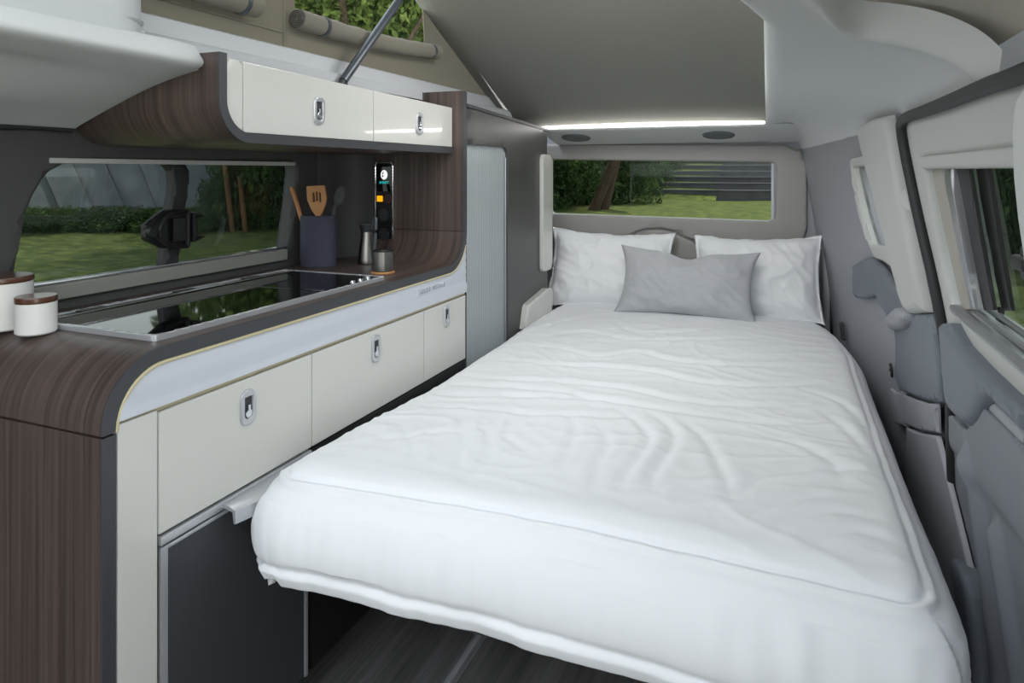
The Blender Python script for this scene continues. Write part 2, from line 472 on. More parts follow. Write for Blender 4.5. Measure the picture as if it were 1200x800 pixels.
def build_left_wall():
    # lining with the window opening
    left_edge = YZ([(92, 188.5), (76, 192.5), (62, 200), (50, 214), (41, 229), (35, 244), (29, 268), (24, 296), (18, 336)], WL)
    hole = left_edge + [(.905, .925), (1.722, .930)] + YZ([(338, 291), (345, 240), (349, 200)], WL) + [(1.768, 1.2135), (1.752, 1.222)]
    hole_c = [(y, z) for y, z in hole]
    w = slab('wall_left', [(-.05, .0), (2.2, .0), (2.2, 1.44), (-.05, 1.44)], [hole_c], onX(WL - .05), 0, .05, .012, .035, 'wall')
    struct(w)
    rear = slab('wall_left_rear', [(2.2, .0), (3.3, .0), (3.3, 1.44), (2.2, 1.44)], [], onX(WL - .05), 0, .05, 0, .2, 'wall'); struct(rear)
    # raised corner lining behind the utensils, with a slanted rear edge
    q = YZ([(388, 178), (379, 214), (372, 260), (368, 312)], WL)
    # window 1
    bm = bmesh.new(); box_bm(bm, WL - .047, WL - .043, .86, 1.80, .90, 1.24, 0)
    pane = struct(from_bm('window_1', bm, 'tint', None, 0))
    fr = box('blind_rail', WL - .012, WL + .016, .88, 1.712, .912, .946, 'sagegrey', pane, .004)
    fr.parent = pane
    box('upper_rail', WL - .015, WL + .006, .98, 1.76, 1.206, 1.218, 'pale', pane, .002)
    box('sill_lip', WL - .014, WL + .008, .88, 1.718, .946, .953, 'chrome', pane, .002)
    # rear edge of the sash
    e = [P(337, 292, X=WL - .03), P(343, 240, X=WL - .03), P(348, 194, X=WL - .03)]
    tube('sash_edge', [tuple(x) for x in e], .012, 'black', pane, 8)
    # sliding divider and its catch
    dv = []
    for (u, v) in [(199, 190), (206, 200), (207, 215), (205, 230), (202, 245), (200, 258), (199, 275), (197, 292), (193, 318)]:
        p = P(u + 4, v, X=WL - .02); dv.append((p.y, p.z))
    wdt = [.033, .029, .027, .027, .026, .025, .027, .027, .024]
    out = [(y + w_, z) for (y, z), w_ in zip(dv, wdt)]; inn = [(y - w_ * .85, z) for (y, z), w_ in zip(dv, wdt)]
    slab('divider', inn + out[::-1], [], onX(WL - .042), 0, .03, .008, .02, 'gasket', pane)
    c = P(203, 269, X=WL)
    cy, cz = c.y, c.z
    catch = slab('catch', rpoly([(cy - .085, cz - .018), (cy - .085, cz + .018), (cy - .03, cz + .052), (cy + .045, cz + .05), (cy + .06, cz + .03), (cy + .06, cz - .03), (cy + .045, cz - .048), (cy - .03, cz - .046)], .014),
         [], onX(WL - .012), 0, .014, .006, .014, 'black', pane)
    bm = bmesh.new()
    loop = [(WL + .012, cy + .035, cz + .047), (WL + .016, cy - .02, cz + .042), (WL + .018, cy - .05, cz + .02), (WL + .018, cy - .056, cz), (WL + .018, cy - .05, cz - .02), (WL + .016, cy - .02, cz - .04), (WL + .012, cy + .035, cz - .046)]
    tube_bm(bm, catmull(loop, 5), .0055, 8)
    tube_bm(bm, [(WL + .012, cy + .035, cz + .047), (WL + .012, cy + .035, cz - .046)], .006, 8)
    box_bm(bm, WL - .004, WL + .012, cy + .052, cy + .066, cz - .037, cz + .042, .003)
    for dz in (-.028, .03):
        tube_bm(bm, [(WL + .006, cy + .06, cz + dz), (WL + .008, cy + .09, cz + dz + .002)], [.009, .003], 8)
    tube_bm(bm, [(WL + .004, cy - .075, cz), (WL + .02, cy - .075, cz)], .012, 12)
    box_bm(bm, WL + .008, WL + .016, cy - .012, cy + .026, cz - .03, cz + .03, .002)
    from_bm('lever', bm, 'black', catch)
build_left_wall()

# corner lining at the rear end of the worktop: dark filler between window panel and control panel
def build_corner():
    prof = [(-1.52, 1.86), (-1.52, 2.06), (-1.347, 2.06), (-1.347, 2.029), (-1.385, 2.027), (-1.415, 2.015), (-1.438, 1.99), (-1.452, 1.95), (-1.462, 1.88)]
    bm = bmesh.new(); a = [bm.verts.new((x, y, .888)) for x, y in prof]; b = [bm.verts.new((x, y, 1.26)) for x, y in prof]
    n = len(prof)
    for i in range(n): bm.faces.new((a[i], a[(i + 1) % n], b[(i + 1) % n], b[i]))
    bm.faces.new(a); bm.faces.new(b)
    bmesh.ops.triangulate(bm, faces=[f for f in bm.faces if len(f.verts) > 4])
    struct(from_bm('trim_1', bm, 'wall', None, 40))
build_corner()

# ------------------------------------------------------------------ rear hatch
def build_rear():
    RY_ = 3.24
    win = rpoly([(-1.116, .976), (-.074, .966), (-.068, 1.226), (-1.116, 1.246)], .022, 5)
    outer = [(-1.54, 0), (.40, 0), (.40, 1.45), (-1.54, 1.45)]
    w = slab('wall_rear', outer, [win], onY(RY_ + .05), 0, .05, .006, .06, 'grey'); struct(w)
    # upper trim panel of the hatch, hump in its lower edge
    o = [(-1.20, 1.325), (-.02, 1.304), (.045, 1.28), (.068, 1.225), (.068, .935), (.05, .88), (-.003, .862), (-.30, .858), (-.40, .866), (-.455, .885), (-.51, .912), (-.56, .921), (-.63, .918),
         (-.675, .900), (-.73, .866), (-.78, .852), (-1.20, .850)]
    t = empty('hatch_trim', (-.57, 3.22, .85), 'warm grey tailgate trim panel framing the rear window above the pillows', 'trim panel')
    win2 = rpoly([(-1.116, .976), (-.060, .966), (-.056, 1.226), (-1.116, 1.246)], .03, 6)
    slab('panel', rpoly(o, .02, 4), [win2], onY(RY_), 0, .022, .012, .035, 'hatch', t)
    # thin light reveal at the right end of the opening
    box('reveal_strip', -.078, -.066, RY_ - .004, RY_ + .03, .972, 1.224, 'white', t, .001)
    # recessed latch cover under the hump
    slab('latch_cover', rpoly([(-.82, .70), (-.36, .70), (-.385, .85), (-.45, .880), (-.51, .907), (-.56, .915), (-.63, .912), (-.68, .893), (-.735, .858)], .02), [], onY(RY_), 0, .016, .012, .03, 'hatch', t)
    pane = box('window_2', -1.13, -.05, RY_ + .052, RY_ + .056, .95, 1.26, 'clear', None, 0); struct(pane)
    lf = box('pane_frame', -1.125, -1.108, RY_ - .02, RY_ + .03, .985, 1.24, 'pale', pane, .003)
    # D-pillar edge of the tailgate opening
    g = catmull([(.10, 3.2, 1.29), (.128, 3.19, 1.2), (.145, 3.18, 1.05), (.16, 3.17, .85), (.165, 3.17, .62), (.165, 3.17, .3)], 6)
    bm = bmesh.new(); tube_bm(bm, [(p.x - .022, p.y, p.z) for p in g], .016, 10)
    struct(from_bm('trim_2', bm, 'pale', None))
    bm = bmesh.new(); tube_bm(bm, [(p.x - .004, p.y - .01, p.z) for p in g[4:]], .006, 8)
    struct(from_bm('trim_3', bm, 'gasket', None))
build_rear()

# ------------------------------------------------------------------ right side
def build_right():
    q = RY([(1010, 197), (1027, 195), (1042, 240), (1056, 310), (1046, 301), (1030, 290), (1022, 262)])
    y0 = 2.06; 
    qwin = [(1.80, 1.005), (1.80, 1.205)] + RY([(1006, 195)]) + RY([(1012, 225), (1020, 258), (1029, 287)])
    outer = [(1.60, .0), (3.24, .0), (3.24, 1.30), (2.4, 1.30), (1.60, 1.36)]
    w = slab('wall_right', outer, [rpoly(qwin, .02, 3)], lambda a, b, h: (fR(a, b) - h, a, b), -.05, 0, .012, .045, 'grey'); struct(w)
    # raised pale frame round the quarter window
    fo = [(1.70, .945), (1.70, 1.262)] + RY([(1000, 186), (1003, 215), (1010, 250), (1019, 280), (1030, 303)], .01)
    pane = slab('window_3', [(1.72, .96), (1.72, 1.24), (2.75, 1.24), (2.75, .96)], [], lambda a, b, h: (fR(a, b) + .055 - h, a, b), 0, .004, 0, .1, 'clear', back=True); struct(pane)
    slab('window_frame', rpoly(fo, .03, 4), [rpoly(qwin, .02, 3)], onR, -.01, .024, .010, .035, 'pale', pane)
    # chrome sash line
    l = [(fR(y, z) + .02, y, z) for y, z in RY([(1012, 200), (1022, 245), (1032, 285), (1055, 306)])]
    tube('sash_edge', catmull(l, 4), .006, 'chrome', pane, 8)
    # pale C-pillar cover
    pts = [(1009, 149), (1021, 199), (1034, 248), (1048, 300), (1059, 342), (1063, 360), (1070, 368), (1089, 366), (1080, 320), (1070, 272), (1060, 222), (1052, 180), (1047, 154), (1045, 135), (1028, 138)]
    t = slab('pillar_cover', rpoly(RY(pts, .02), .006, 3), [], onR, .0125, .036, .018, .03, 'pale')
    tag(t, 'pale grey curved pillar cover between the quarter window and the sliding door', 'pillar cover')
    # blue-grey upper trim with the grip
    pts = [(1000, 311), (1010, 305), (1022, 301), (1042, 323), (1062, 345), (1063, 360), (1072, 368), (1089, 367), (1097, 390), (1101, 412), (1104, 440), (1105, 471), (1095, 471), (1075, 465), (1055, 458), (1051, 430), (1050, 388), (1041, 372), (1034, 360), (1027, 346), (1016, 350), (1004, 349), (1000, 345)]
    t = empty('side_trim', (.3, 1.9, .6), 'dark blue-grey side trim panel with a grip below the quarter window', 'trim panel')
    slab('panel', rpoly(RY(pts, .02), .006, 3), [], onR, .0125, .026, .01, .03, 'greyd', t)
    gp = [(1040, 372), (1056, 361), (1062, 360), (1071, 368), (1072, 377), (1066, 386), (1052, 388)]
    slab('grip', rpoly(RY(gp, .02), .02, 4), [], onR, .0125, .046, .02, .02, 'grey', t)
    rec = [(1028, 336), (1034, 333), (1060, 360), (1053, 361), (1042, 369), (1029, 347)]
    slab('grip_recess', rpoly(RY(rec, .012), .004, 2), [], onR, .0125, .018, .003, .02, 'greyd', t)
    # grey lower side panel with its step
    pts = [(1048, 455), (1056, 460), (1075, 467), (1095, 473), (1105, 473), (1106, 508), (1085, 505), (1052, 494)]
    t2 = empty('lower_side_panel', (.32, 1.8, 0), 'mid grey lower side panel of the van beside the duvet', 'trim panel')
    slab('upper_band', rpoly(RY(pts, .008), .006, 2), [], onR, .0125, .022, .006, .03, 'grey', t2)
    slab('lower_board', rpoly([PR(1052, 497, .008), PR(1085, 508, .008), PR(1106, 511, .008), (1.46, .45), (1.50, .02), (2.3, .02), (2.2, .60)], .01, 2), [], onR, .0125, .023, .008, .05, 'grey', t2)
    # small round vent on the wall and a belt anchor
    y, z = PR(1046.5, 434, .01)
    t = empty('wall_button', (fR(y, z), y, z), 'small black oval button on the grey side wall next to the dark trim', 'button')
    bm = bmesh.new()
    slab('plate', [(y + .012 * math.cos(a), z + .022 * math.sin(a)) for a in np.linspace(0, 2 * math.pi, 20, endpoint=False)], [], onR, .0125, .018, .003, .01, 'black', t)
    for dz in (-.008, .008):
        slab('pin', [(y + .004 * math.cos(a), z + dz + .004 * math.sin(a)) for a in np.linspace(0, 2 * math.pi, 12, endpoint=False)], [], onR, .0185, .021, .001, .01, 'chrome', t)
    y, z = PR(990, 388, .01)
    slab_ = slab('belt_anchor', rpoly([(y - .012, z - .035), (y + .012, z - .035), (y + .012, z + .035), (y - .012, z + .035)], .008), [], onR, .0125, .026, .006, .02, 'darkgrey')
    tag(slab_, 'small dark bracket on the grey side wall close to the right pillow', 'bracket')
build_right()

def build_sliding_door():
    # black rubber seal around the door aperture
    path = [(1196, 83), (1150, 100), (1110, 117), (1075, 131), (1058, 137), (1052, 142), (1051, 152), (1056, 182), (1070, 250), (1086, 320), (1098, 380), (1105, 430), (1109, 480), (1110, 540), (1113, 600), (1120, 660), (1134, 720), (1156, 800)]
    pp = []
    for u, v in path:
        y, z = PR(u, v, .02); pp.append((fR(y, z) - .012, y, z))
    pp.insert(0, (fR(.25, 1.279) - .012, .25, 1.279))
    bm = bmesh.new(); tube_bm(bm, catmull(pp, 6), .0100, 12)
    s_ = from_bm('door_seal', bm, 'gasket'); tag(s_, 'black rubber seal following the edge of the sliding door opening', 'seal')
    # door skin with window opening
    win = RY([(1084, 186), (1092, 235), (1104, 300), (1118, 356)]) + [PR(1126, 362)]
    wtop = win[0][1]; 
    wl = [(.30, win[-1][1] - .012), (.30, wtop)] + win
    ya = [PR(u, v) for u, v in [(1056, 150), (1075, 250), (1096, 350), (1108, 430), (1113, 490), (1116, 600), (1122, 650)]]
    outer = [(.20, 1.292), (ya[0][0] - .02, 1.292)] + ya + [(1.33, .3), (1.25, .03), (.20, .03)]
    d = slab('door_1', outer, [rpoly(wl, .03, 4)], onR, -.05, .004, .012, .045, 'pale'); struct(d)
    # window 4 pane and frame parts
    pane = slab('window_4', [(.25, .90), (1.50, .90), (1.50, 1.25), (.25, 1.25)], [], lambda a, b, h: (fR(a, b) + .05 - h, a, b), 0, .004, 0, .1, 'tint', back=True); struct(pane)
    # blind side guide (textured), light rail, black frame, seen in the reveal
    def vband(nm, ua, ub, off, m, th=.006):
        a = RY([(1085 + ua, 188), (1122 + ua * .8, 362)]); b = RY([(1085 + ub, 188), (1122 + ub * .8, 362)])
        slab(nm, [a[0], a[1], b[1], b[0]], [], lambda p, q_, h: (fR(p, q_) + off - h, p, q_), 0, th, .001, .05, m, pane)
    vband('blind_cloth', 0, 16, .012, 'beige'); vband('guide_rail', 14, 21, .016, 'alu', .012); vband('inner_frame', 19, 33, .022, 'gasket', .006); vband('frame_edge', 29, 41, .036, 'black', .006)
    top = RY([(1083, 184), (1084, 192)])
    slab('blind_cassette', [(.28, wtop - .020), (.28, wtop + .004), (top[0][0], wtop + .004), (top[0][0], wtop - .018)], [], onR, -.02, .012, .006, .03, 'pale', pane)
    zs = PR(1125, 362)[1]
    bm = bmesh.new()
    for off, dz, rr in ((.004, -.004, .010), (.018, .008, .007), (.030, .016, .006)):
        tube_bm(bm, [(fR(y, zs) + off, y, zs + dz - .004) for y in np.linspace(.3, 1.405, 8)], rr, 10)
    from_bm('sill_rails', bm, 'alu', pane)
    # black catches on the glass
    bm = bmesh.new()
    y, z = PR(1172, 385, -.03); X0 = fR(y, z) + .035
    box_bm(bm, X0 - .010, X0, y - .010, y + .008, z - .016, z + .018, .003); box_bm(bm, X0 - .008, X0, y - .005, y + .004, z + .022, z + .034, .002)
    from_bm('catch', bm, 'black', pane)
    bm = bmesh.new(); y, z = PR(1199, 298, -.02); X0 = fR(y, z) + .035
    box_bm(bm, X0 - .02, X0, y - .05, y - .004, z - .03, z + .012, .004); box_bm(bm, X0 - .028, X0 - .014, y - .045, y + .004, z - .018, z + .000, .004)
    from_bm('catch', bm, 'black', pane)
    # dark armrest moulding
    pts = [(1104, 378), (1113, 378), (1120, 392), (1127, 404), (1150, 430), (1175, 455), (1203, 481), (1203, 508), (1180, 485), (1163, 467), (1158, 470), (1144, 495), (1138, 500), (1131, 498), (1118, 484), (1112, 470), (1108, 430)]
    slab('armrest', rpoly(RY(pts, .02) , .008, 3), [], onR, -.0, .03, .018, .025, 'greyd', d)
    # ledge behind the armrest pull
    pts = [(1161, 470), (1168, 472), (1203, 507), (1203, 535), (1158, 490)]
    slab('pull_recess', rpoly(RY(pts, .01), .004, 2), [], onR, 0, .014, .006, .025, 'grey', d)
    # lower door panel with pressed ribs
    pts = [(1113, 488), (1119, 487), (1131, 500), (1139, 503), (1146, 497), (1158, 476), (1203, 520)]
    lo = RY(pts, .01) + [(.35, .70), (.35, .03), (1.30, .03), PR(1119, 640, .01), PR(1115, 560, .01)]
    ribs = [(PR(1152, 548), PR(1186, 800), .024, .020), (PR(1180, 635), PR(1203, 770), .022, .018)]
    q0, q1 = PR(1116, 515), PR(1200, 622)
    def relief(a, b):
        # two long pressed ribs and a swage line
        h = 0
        for ((y0, z0), (y1, z1), w, amp) in ribs:
            t = max(0, min(1.4, ((a - y0) * (y1 - y0) + (b - z0) * (z1 - z0)) / ((y1 - y0) ** 2 + (z1 - z0) ** 2)))
            dd = math.hypot(a - y0 - t * (y1 - y0), b - z0 - t * (z1 - z0)); h += amp / (1 + math.exp((dd - w) / .005))
        sw = b - (q0[1] + (q1[1] - q0[1]) * (a - q0[0]) / (q1[0] - q0[0])); h += .010 / (1 + math.exp(-sw / .004))
        return h
    slab('lower_panel', lo, [], onR, .005, .009, .004, .014, 'greym', d, relief=relief)
    pk = RY([(1119, 650), (1137, 674), (1142, 700), (1157, 800)], .03)
    slab('door_pocket', rpoly([pk[0], pk[1], pk[2], (pk[3][0], .30), (1.0, .05), (1.27, .05)], .02, 3), [], onR, 0, .045, .015, .03, 'greyd', d)
    # pale rounded handle cover at the front end of the door window
    pts = [(1199, 86), (1190, 100), (1186, 118), (1184, 150), (1186, 200), (1191, 250), (1197, 290)]
    pp = RY(pts, .04) + [(.79, 1.07), (.60, 1.05), (.60, 1.275)]
    slab('pillar_grip', rpoly(pp, .01, 3), [], onR, -.0, .045, .025, .025, 'liner', d)
build_sliding_door()

# ------------------------------------------------------------------ ceiling
def edge_x(y): return float(np.interp(y, [-.3, .2, .6, .80, .92, 1.06, 2.93, 3.3], [-.2, -.16, -.12, -.085, -.06, -.036, -.092, -.10]))
def build_ceiling():
    def yfront(x): return float(np.interp(x, [-.08, .0, .035, .06, .086, .13, .18, .23], [.80, .80, .85, .94, .975, .955, .925, .885]))
    rows = []
    sv = np.concatenate([np.linspace(0, .02, 5), np.linspace(.03, .16, 12), np.linspace(.2, 1, 44)])
    for s_ in sv:
        row = []
        yb = .80 + s_ * (3.24 - .80)
        xe0 = edge_x(yb)
        prm = [(0, 1.52), (0, 1.47), (0, 1.425), (.002, 1.412), (.008, 1.402), (.02, 1.396)]
        zj = float(np.interp(yb, [1.2, 1.55, 1.75, 2.15, 2.5, 2.9, 3.24], [1.297, 1.30, 1.31, 1.305, 1.262, 1.258, 1.27]))
        xw = fR(yb, zj) + .004
        cs = [(xe0 + dx, z) for dx, z in prm]
        b0 = Vector((xe0 + .03, 1.394)); b1 = Vector((xw - .05, 1.395)); b2 = Vector((xw, zj))
        for k in np.linspace(0, 1, 26):
            p = b0 * (1 - k) ** 2 + b1 * 2 * k * (1 - k) + b2 * k * k; cs.append((p.x, p.y))
        for x, z in cs:
            yf = yfront(x); y = yf + (3.24 - yf) * s_
            d = y - yf                     # padded roof bow along the front edge
            if x > .0:
                w_ = min(1, x / .06)
                z += w_ * (.03 * math.exp(-(d / .012) ** 2) - .020 * (math.exp(-((d - .045) / .038) ** 2)) )
            if y > 2.86 and z < 1.42:
                zh = float(np.interp(y, [2.86, 2.93, 2.96, 3.0, 3.06, 3.12, 3.17, 3.24], [1.40, 1.378, 1.366, 1.357, 1.346, 1.335, 1.325, 1.312]))
                z = min(z, zh)
            row.append((x, y, z))
        rows.append(row)
    o = grid_obj('ceiling', np.array(rows), 'liner', None, smooth=70); struct(o)
    # cab headliner in front of the roof bow
    rows = []
    for y in np.linspace(-.2, 1.02, 16):
        xe = edge_x(y); rows.append([(xe, y, 1.52), (xe, y, 1.432), (xe + .01, y, 1.418)] + [(xe + .01 + (fR(y, 1.3) + .01 - xe) * k, y, 1.418 - .078 * k ** 3) for k in np.linspace(.05, 1, 14)])
    o = grid_obj('ceiling_cab', np.array(rows), 'beige', None, smooth=60); struct(o)
    # body panel that closes the roof edge above the door
    bm = bmesh.new(); box_bm(bm, .268, .285, -.2, 3.3, 1.27, 1.47); box_bm(bm, .10, .285, .9, 3.3, 1.455, 1.47); struct(from_bm('ceiling_rim', bm, 'white', None, 0))
    # added unseen block behind the camera, cuts low front light on the bed
    bm = bmesh.new(); box_bm(bm, -1.54, .36, -.62, -.50, 0, 1.14, .04); struct(from_bm('front_light_block', bm, 'grey', None))
    # rear header: white shelf that holds the light strip and speakers
    prof = [(3.26, 1.45), (2.94, 1.45), (2.925, 1.425), (2.922, 1.400), (2.926, 1.384), (2.938, 1.373), (2.96, 1.365), (3.0, 1.357), (3.06, 1.346), (3.12, 1.335), (3.17, 1.326), (3.19, 1.320), (3.26, 1.315)]
    t = extrude_profile('ceiling_header', prof, -1.062, -.086, 'liner', None, 'x'); struct(t)
    l = empty('light_strip', (-.58, 2.93, 1.39), 'bright white light strip along the front edge of the rear shelf', 'lamp')
    box('diffuser', -1.058, -.094, 2.912, 2.926, 1.380, 1.402, 'led', l, .003)
    box('channel', -1.062, -.09, 2.914, 2.93, 1.4025, 1.410, 'pale', l, .001)
    for (u, v, lb) in ((675, 158, 'round grey speaker in the rear shelf above the left half of the rear window'), (842, 156, 'round grey speaker in the rear shelf above the right half of the rear window')):
        p = P(u, v, Y=3.065); c = (p.x, p.y, 1.345)
        e = empty('ceiling_speaker', c, lb, 'speaker', 'speakers in the rear shelf')
        rot = Matrix.Translation(Vector(c)) @ Matrix.Rotation(-math.atan(.18), 4, 'X') @ Matrix.Translation(-Vector(c))
        for o in (lathe('bezel', [(.068, .006), (.068, -.002), (.064, -.006), (.059, -.004), (.059, .004)], c, 'speaker', e), lathe('grille', [(.0, -.006), (.03, -.0055), (.0595, -.003)], c, 'speaker', e)):
            o.data.transform(rot)
    # left roof side: white two-step ledge under the canvas, with the thicker block at the front
    pth = [(-1.085, -.1), (-1.085, .84), (-1.09, .875), (-1.105, .905), (-1.13, .925), (-1.165, .935), (-1.20, .945), (-1.20, 3.0)]
    cs = [(-.045, 1.40), (-.045, 1.452), (-.035, 1.458), (-.012, 1.462), (-.006, 1.466), (0, 1.51), (.03, 1.515), (.06, 1.40)]
    rows = []
    P2 = []
    for i, (a, b) in enumerate(zip(pth, pth[1:])):
        n = max(2, int(math.dist(a, b) / .08))
        P2 += [tuple(Vector(a).lerp(Vector(b), k / n)) for k in range(n)]
    P2.append(pth[-1])
    for x, y in P2:
        k = max(0, min(1, (y - .84) / .105)); top = 1.66 - .15 * k; dx = .045 * max(0, (k - .75) / .25)
        rows.append([(x + dx, y, 1.43), (x + dx, y, 1.452), (x + dx - .008 * k, y, 1.460), (x + .010 * k, y, 1.464), (x, y, 1.47), (x - .002, y, top - .004), (x - .007, y, top), (x - .08, y, top + .005)])
    o = grid_obj('ceiling_side', np.array(rows), 'white', None, smooth=35); struct(o)
    bm = bmesh.new(); box_bm(bm, -1.53, -1.19, -.1, 3.28, 1.44, 1.455); struct(from_bm('ceiling_outer', bm, 'white', None, 0))
    # left cab headliner that ends against the overhead locker
    rows = []
    for y in np.linspace(-.05, 1.022, 24):
        e = max(0, (y - 1.0) / .022); e = .012 * e * e
        pr = [(-1.13, 1.448), (-1.092 - e, 1.440), (-1.086 - e, 1.437), (-1.066 - e, 1.410), (-1.064 - e, 1.404), (-1.067 - e, 1.398), (-1.078 - e, 1.393)]
        b0 = Vector((-1.09, 1.390)); b1 = Vector((-1.20, 1.372)); b2 = Vector((-1.26, 1.352)); b3 = Vector((-1.43, 1.290))
        for k in np.linspace(0, 1, 22):
            p = b0 * (1 - k) ** 3 + b1 * 3 * k * (1 - k) ** 2 + b2 * 3 * k * k * (1 - k) + b3 * k ** 3
            far = max(0, min(1, (1.0 - y) / .35))
            pr.append((p.x, p.y + far * (.016 * math.exp(-((p.x + 1.20) / .04) ** 2) - .012 * math.exp(-((p.x + 1.32) / .05) ** 2))))
        pr += [(-1.445, 1.283), (-1.47, 1.28)]
        rows.append([(x, y, z) for x, z in pr])
    o = grid_obj('ceiling_front', np.array(rows), 'liner', None, smooth=60); struct(o)
    bm = bmesh.new(); tube_bm(bm, catmull([(WL + .014, .50, 1.262), (WL + .014, .72, 1.266), (WL + .014, .86, 1.279), (WL + .014, .95, 1.283), (WL + .014, 1.02, 1.280)], 6), .008, 8); struct(from_bm('trim_5', bm, 'gasket'))
build_ceiling()

# ------------------------------------------------------------------ raised roof
def roof_z(y): return 1.425 + (2.93 - y) * .462
def build_poptop():
    t = empty('raised_roof', (-.58, 2.93, 1.41), 'raised roof board covered in grey-brown felt rising towards the front', 'roof')
    V = []
    for y in np.linspace(2.94, -.25, 30):
        V.append([(x, y, roof_z(y) - .02 * max(0, (y - 2.86) / .08) + .012 * (1 - ((x + .58) / .66) ** 2)) for x in np.linspace(-1.215, .05, 20)])
    fb = grid_obj('felt_board', np.array(V), 'roofcloth', t, solid=.03); fb.modifiers[0].offset = 1
    a = P(596, 131, X=-1.165); b = P(509, -3, X=-1.165); d = (b - a); b2 = a + d * 2.2
    bm = bmesh.new(); tube_bm(bm, [a - d * .06, a, b, b2], .019, 4, 0, True, .5, (1, 0, 0)); from_bm('side_bar', bm, 'alu', t)
    mid = a.lerp(b, .55); bm = bmesh.new(); tube_bm(bm, [mid + Vector((.004, 0, 0)), b2 + Vector((.004, 0, 0))], .0215, 4, 0, True, .5, (1, 0, 0)); from_bm('bar_sleeve', bm, 'white', t)
    # canvas on the left with two window openings
    c = empty('roof_canvas', (-1.2, 1.7, 1.51), 'khaki canvas side wall of the raised roof with roll-up windows', 'canvas')
    X0 = -1.212
    wy = [P(345, 20, X=X0), P(497, 51, X=X0)]
    w1 = [(wy[0].y, wy[0].z - .015), (wy[1].y, wy[1].z), (wy[1].y - .02, 1.83), (wy[0].y, 2.05)]
    w2 = [(.45, 1.60), (1.30, 1.605), (1.30, 2.03), (.45, 2.30)]
    outer = [(-.2, 1.495), (2.96, 1.49), (2.93, roof_z(2.9)), (-.2, roof_z(-.2))]
    slab('canvas', outer, [rpoly(w1, .012, 3), rpoly(w2, .012, 3)], onX(X0), 0, .003, 0, .06, 'canvas', c,
         relief=lambda a, b: .004 * noise.noise(Vector((a * 4, b * 4, 2))))
    for nm, w in (('mesh_window', w1), ('mesh_window', w2)):
        g = [(w[0][0] - .02, w[0][1] - .02), (w[1][0] + .02, w[1][1] - .02), (w[2][0] + .02, w[2][1] + .02), (w[3][0] - .02, w[3][1] + .02)]
        slab(nm, g, [], onX(X0 - .006), 0, .0, 0, .2, 'mesh', c)
    def roll(p0, p1, r0, sag, nm='rolled_flap'):
        pts = []
        for k in np.linspace(0, 1, 16): 
            p = p0.lerp(p1, k); p.z -= sag * math.sin(math.pi * k); pts.append(p)
        bm = bmesh.new(); tube_bm(bm, pts, [r0 * (1 + .05 * math.sin(k * 9)) for k in range(16)], 20)
        # spiral of rolled cloth on the near end
        sp = []
        e = pts[0]; 
        for k in np.linspace(0, 4.2 * 2 * math.pi, 90): 
            rr = r0 * (.12 + .88 * k / (4.2 * 2 * math.pi)); sp.append((e.x + rr * math.cos(k), e.y - .006, e.z + rr * math.sin(k)))
        tube_bm(bm, sp, .0014, 6, 1)
        f = from_bm(nm, bm, ['roll', 'darkgrey'], c)
        for k in (.18, .97):
            p = pts[0].lerp(pts[-1], k); i = int(k * 15); p = pts[i]; q = pts[min(i + 1, 15)]; dr = (q - pts[i - 1]).normalized()
            bm = bmesh.new(); tube_bm(bm, [p - dr * .006, p + dr * .006], r0 * 1.07, 20); from_bm('strap', bm, 'strut', f)
    r0 = .026
    roll(P(349, 22, X=X0 + .03), P(512, 61, X=X0 + .03), r0, .012)
    roll(Vector((X0 + .035, .55, 1.573)), P(300, 6, X=X0 + .035), .030, 0.0)
    # seam with its flap pocket
    s0 = P(333, 46, X=X0 + .004); 
    bm = bmesh.new(); tube_bm(bm, [(X0 + .004, s0.y, 1.50), (X0 + .004, s0.y + .004, 1.9)], .003, 6)
    tube_bm(bm, [(X0 + .005, .9, 1.545), (X0 + .005, s0.y - .01, 1.545)], .0025, 6); from_bm('seam', bm, 'roll', c)
    # right-hand canvas
    c2 = empty('roof_canvas', (.045, 1.7, 1.5), 'khaki canvas side wall of the raised roof above the sliding door side', 'canvas')
    X1 = .045
    w3 = [(1.40, 1.60), (2.12, 1.60), (2.10, 1.70), (1.40, 1.97)]; w4 = [(.05, 1.60), (1.30, 1.60), (1.30, 2.0), (.05, 2.44)]
    slab('canvas', [(-.2, 1.50), (2.96, 1.50), (2.93, roof_z(2.93) + .02), (-.2, roof_z(-.2))], [w3, w4], onX(X1, -1), 0, .003, 0, .12, 'canvas', c2)
    for w in (w3, w4):
        g = [(w[0][0] - .02, w[0][1] - .02), (w[1][0] + .02, w[1][1] - .02), (w[2][0] + .02, w[2][1] + .02), (w[3][0] - .02, w[3][1] + .02)]
        slab('mesh_window', g, [], onX(X1 + .006), 0, .0, 0, .2, 'mesh', c2)
    # gas strut
    g = empty('gas_strut', (-1.16, 1.6, 1.43), 'dark grey gas strut rising from the roof edge across the canvas window', 'gas strut')
    a = P(402, 95, X=-1.135); b = P(468, 0, X=-1.12); e = a + (b - a) * 1.62
    bm = bmesh.new(); tube_bm(bm, [a, a + (e - a) * .62], .0125, 14); from_bm('cylinder', bm, 'strut', g)
    bm = bmesh.new(); tube_bm(bm, [a + (e - a) * .60, e], .006, 12); from_bm('piston_rod', bm, 'chrome', g)
    bm = bmesh.new(); tube_bm(bm, [a - (e - a) * .05, a + (e - a) * .005], .010, 12); tube_bm(bm, [a + Vector((-.05, 0, -.012)), a + Vector((.012, 0, -.012))], .007, 10); from_bm('ball_joint', bm, 'darkgrey', g)
build_poptop()

